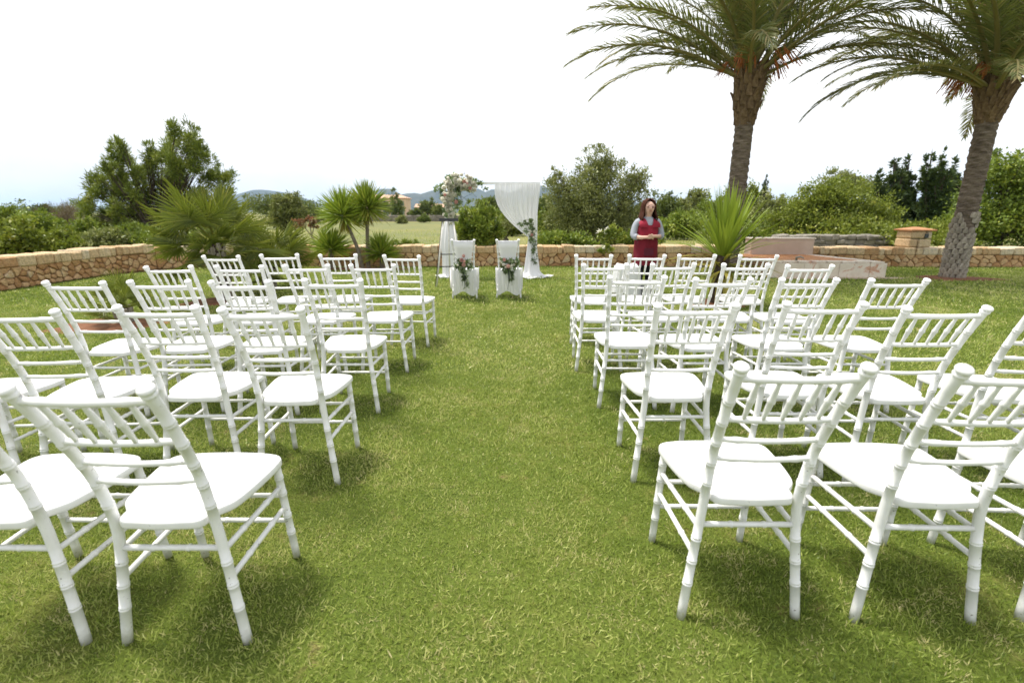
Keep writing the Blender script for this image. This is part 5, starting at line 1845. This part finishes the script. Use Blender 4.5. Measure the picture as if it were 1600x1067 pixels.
def skin(name, verts, edges, mat, parent, sub=2):
    """one continuous skinned surface from joints with radii"""
    me = bpy.data.meshes.new(name + '_joints')
    me.from_pydata([v_[0] for v_ in verts], edges, [])
    o_ = bpy.data.objects.new(name + '_joints', me)
    COL.objects.link(o_)
    sk = o_.modifiers.new('skin', 'SKIN')
    sk.use_smooth_shade = True
    for i, v_ in enumerate(verts):
        r_ = v_[1]
        me.skin_vertices[0].data[i].radius = (r_, r_) if isinstance(r_, (int, float)) else r_
        me.skin_vertices[0].data[i].use_root = (i == 0)
    sb = o_.modifiers.new('sub', 'SUBSURF')
    sb.levels = sb.render_levels = sub
    dg_ = bpy.context.evaluated_depsgraph_get()
    m2 = bpy.data.meshes.new_from_object(o_.evaluated_get(dg_))
    bpy.data.objects.remove(o_)
    m2.name = name
    m2.materials.clear()
    m2.materials.append(MATS[mat])
    m2.polygons.foreach_set('use_smooth', [True] * len(m2.polygons))
    return obj(name, m2, parent)


# facing -Y (towards the camera); her right arm is at -x in the picture
vs = [((0, 0, 0.82), (0.15, 0.11)), ((0, 0, 0.98), (0.135, 0.105)), ((0, 0.0, 1.12), (0.15, 0.10)), ((0, 0.005, 1.20), (0.10, 0.07)), ((0, 0.0, 1.265), 0.050), ((0, -0.015, 1.315), (0.062, 0.068)), ((0, -0.018, 1.375), (0.078, 0.090)), ((0, -0.012, 1.44), (0.080, 0.092)), ((0, -0.005, 1.495), (0.050, 0.058))]
ed = [(0, 1), (1, 2), (2, 3), (3, 4), (4, 5), (5, 6), (6, 7), (7, 8)]


def addv(p, r_, frm):
    vs.append((p, r_))
    ed.append((frm, len(vs) - 1))
    return len(vs) - 1


for s_ in (-1, 1):
    a = addv((s_ * 0.150, 0.005, 1.165), 0.055, 2)
    a = addv((s_ * 0.205, 0.0, 1.06), 0.046, a)
    a = addv((s_ * 0.222, -0.03, 0.945), 0.040, a)
    a = addv((s_ * 0.150, -0.135, 0.945 if s_ > 0 else 0.925), 0.034, a)
    a = addv((s_ * 0.070, -0.185, 0.950 if s_ > 0 else 0.935), 0.025, a)
    pm_ = addv((s_ * 0.015, -0.200, 0.945 if s_ > 0 else 0.925), (0.030, 0.020), a)
    for f_ in range(4):
        b_ = addv((-s_ * 0.028, -0.212 - 0.006 * s_, 0.968 - 0.017 * f_ + 0.006 * s_), 0.0085, pm_)
        c_ = addv((-s_ * (0.055 - 0.004 * abs(f_ - 1)), -0.203 - 0.010 * s_, 0.958 - 0.018 * f_ + 0.006 * s_), 0.0075, b_)
    th_ = addv((s_ * 0.005, -0.222, 0.968), 0.010, pm_)
    addv((-s_ * 0.015, -0.232, 0.985), 0.008, th_)
    a = addv((s_ * 0.085, 0.0, 0.74), 0.092, 0)
    a = addv((s_ * 0.085, -0.005, 0.43), 0.060, a)
    a = addv((s_ * 0.088, 0.010, 0.25), 0.050, a)
    a = addv((s_ * 0.090, 0.015, 0.07), 0.036, a)
    addv((s_ * 0.098, -0.09, 0.028), (0.036, 0.024), a)
addv((0, -0.125, 1.385), 0.013, 6)                         # nose
for s_ in (-1, 1):
    addv((s_ * 0.088, 0.0, 1.39), 0.014, 6)                # ears
skin('body', vs, ed, 'skin', pe)


def loft(name, secs, mat, seg=36, open_front=None, wob=0.0):
    """secs: (z, rx, ry, cy) ellipses from the bottom up"""
    rings = []
    for (z_, rx, ry, cy) in secs:
        rings.append([(rx * (1 + wob * math.sin(7 * w_)) * math.cos(w_), cy + ry * (1 + wob * math.sin(7 * w_ + 1)) * math.sin(w_), z_) for w_ in [2 * PI * i / seg for i in range(seg)]])
    return MB().rings(rings, cap0=False, cap1=False).build(name, mat, pe)


loft('shirt', [(0.78, 0.172, 0.130, 0), (0.92, 0.168, 0.128, 0), (1.06, 0.176, 0.128, 0), (1.15, 0.172, 0.110, 0), (1.205, 0.130, 0.085, 0.003), (1.235, 0.085, 0.066, 0.003), (1.25, 0.066, 0.060, 0.002)], 'grey_shirt')
for s_ in (-1, 1):
    MB().tube(spline([(s_ * 0.120, 0.005, 1.175), (s_ * 0.168, 0.005, 1.150), (s_ * 0.210, 0.0, 1.06), (s_ * 0.228, -0.028, 0.955), (s_ * 0.185, -0.09, 0.942 if s_ > 0 else 0.93)], 14), [0.060, 0.064, 0.064, 0.062, 0.060, 0.059, 0.058, 0.057, 0.056, 0.055, 0.055, 0.054, 0.052, 0.050, 0.048], 14).build('sleeve', 'grey_shirt', pe)
# tunic: torso shell with straps, open neck
secs = [(0.86, 0.183, 0.141, 0.0), (0.92, 0.180, 0.140, 0.0), (0.98, 0.178, 0.140, 0.0), (1.06, 0.184, 0.140, 0.0), (1.12, 0.172, 0.126, 0.0)]
tn = loft('tunic', secs, 'red_tunic', 40, wob=0.016)
loft('lower_tunic', [(0.48, 0.196, 0.158, 0.0), (0.60, 0.197, 0.154, 0.0), (0.74, 0.198, 0.151, 0.0), (0.86, 0.190, 0.147, 0.0), (0.905, 0.187, 0.145, 0.0)], 'dark_red_cloth', 44, wob=0.03)  # lower part of the tunic, in a darker red than the top
for s_ in (-1, 1):
    rows = []
    for k_ in range(13):
        w_ = PI * k_ / 12
        # broad shoulder panel from the front of the chest over the shoulder to the back
        sn = math.sin(w_)
        yy = -0.137 * math.cos(w_)
        zz = 1.085 + 0.128 * sn ** 0.75
        rows.append([(s_ * (0.012 + 0.058 * sn ** 0.6), yy, zz + 0.022 * sn), (s_ * (0.075 + 0.02 * sn), yy * 1.02, zz + 0.012 * sn), (s_ * 0.130, yy * 1.0, zz - 0.004 * sn), (s_ * 0.172, yy * 0.93, zz - 0.040 * sn - 0.004)])
    MB().rings(rows, cap0=False, cap1=False, closed=False).build('strap', 'red_tunic', tn)
mb = MB()
mb.add([(-0.075, -0.1405, 0.64), (0.075, -0.1405, 0.64), (0.075, -0.1400, 0.76), (-0.075, -0.1400, 0.76), (-0.075, -0.1600, 0.64), (0.075, -0.1600, 0.64), (0.075, -0.1585, 0.76), (-0.075, -0.1585, 0.76)], [(0, 3, 2, 1), (4, 5, 6, 7), (0, 1, 5, 4), (1, 2, 6, 5), (2, 3, 7, 6), (3, 0, 4, 7)])
mb.build('pocket', 'tunic_trim', tn, smooth=False)
for s_ in (-1, 1):
    MB().tube(spline([(s_ * 0.080, 0.0, 0.82), (s_ * 0.086, 0.0, 0.60), (s_ * 0.087, 0.0, 0.40), (s_ * 0.089, 0.012, 0.20), (s_ * 0.091, 0.012, 0.045)], 14), [0.104, 0.102, 0.098, 0.092, 0.086, 0.082, 0.078, 0.074, 0.071, 0.068, 0.066, 0.064, 0.062, 0.061, 0.060], 14).build('trouser_leg', 'black_trousers', pe)
    rings = []
    for k_ in range(9):
        f_ = k_ / 8
        yy = 0.055 - 0.225 * f_
        w2 = 0.044 * (0.75 + 0.5 * math.sin(PI * min(1, f_ * 0.9 + 0.05))) * (1 if f_ < 0.95 else 0.7)
        h2_ = 0.075 - 0.040 * f_
        rings.append([(s_ * 0.094 + w2 * math.cos(2 * PI * i / 12), yy, max(0.004, h2_ / 2 + h2_ / 2 * math.sin(2 * PI * i / 12))) for i in range(12)])
    MB().rings(rings).build('shoe', 'shoe', pe)
# hair: parted on top, falling to the shoulders, open round the face
rows = []
for k_, (z_, r_, gap, cy) in enumerate(((1.528, 0.012, 0.0, 0.0), (1.518, 0.055, 0.25, 0.0), (1.490, 0.086, 0.55, 0.0), (1.450, 0.101, 0.72, 0.002), (1.400, 0.107, 0.80, 0.006), (1.350, 0.108, 0.84, 0.008), (1.300, 0.118, 0.80, 0.004), (1.260, 0.132, 0.82, -0.002), (1.222, 0.140, 0.86, -0.006), (1.180, 0.130, 0.98, -0.008))):
    row = []
    for i in range(31):
        u = i / 30
        w_ = -PI / 2 + gap + (2 * PI - 2 * gap) * u
        q_ = r_ * (1 + 0.045 * math.sin(11 * w_ + k_ * 0.4) + 0.03 * math.sin(23 * w_))
        row.append((q_ * math.cos(w_), cy + q_ * 0.98 * math.sin(w_), z_ - 0.012 * math.sin(9 * w_) * (k_ == 9)))
    rows.append(row)
hr = MB().rings(rows, cap0=False, cap1=False, closed=False).build('hair', 'hair', pe)
sol = hr.modifiers.new('thickness', 'SOLIDIFY')
sol.thickness = 0.014
sol.offset = -1
for s_ in (-1, 1):
    MB().tube([(s_ * 0.033 + 0.024 * math.cos(w_), -0.116 - 0.001 * abs(math.cos(w_)), 1.402 + 0.017 * math.sin(w_)) for w_ in [2 * PI * i / 14 for i in range(15)]], 0.0028, 5).build('spectacle_rim', 'glasses_frame', pe)
    MB().tube([(s_ * 0.057, -0.113, 1.405), (s_ * 0.084, -0.05, 1.405), (s_ * 0.090, 0.01, 1.402)], 0.0025, 5).build('spectacle_arm', 'glasses_frame', pe)
    rings = [[(s_ * 0.033 + 0.011 * q_ * math.cos(w_), -0.107 - 0.004 * (1 - q_), 1.402 + 0.006 * q_ * math.sin(w_)) for w_ in [2 * PI * i / 10 for i in range(10)]] for q_ in (1.0, 0.5, 0.1)]
    MB().rings(rings).build('eye', 'eye_dark', pe)
MB().tube([(-0.010, -0.118, 1.404), (0, -0.121, 1.408), (0.010, -0.118, 1.404)], 0.0025, 5).build('spectacle_bridge', 'glasses_frame', pe)
MB().tube([(-0.024, -0.099, 1.338), (-0.010, -0.106, 1.341), (0, -0.107, 1.339), (0.010, -0.106, 1.341), (0.024, -0.099, 1.338)], [0.003, 0.006, 0.0065, 0.006, 0.003], 6).build('mouth', 'lips', pe)

# ------------------------------------------------------------------ haze: even, pale air round the whole place
HAZE = 6.0e-5
hz_m = bpy.data.materials.new('haze')
hz_m.use_nodes = True
ht = hz_m.node_tree
ht.nodes.clear()
ho = ht.nodes.new('ShaderNodeOutputMaterial')
hv = ht.nodes.new('ShaderNodeVolumePrincipled')
hv.inputs['Color'].default_value = (0.46, 0.66, 1.0, 1)
hv.inputs['Density'].default_value = HAZE
hv.inputs['Anisotropy'].default_value = 0.2
ht.links.new(hv.outputs['Volume'], ho.inputs['Volume'])
MATS['haze'] = hz_m
mb = MB()
mb.box((0, 0, 164.0), (2 * gs + 40, 2 * gs + 40, 354.0))
tag(mb.build('haze', 'haze', smooth=False), 'thin pale haze in the air', kind='stuff')
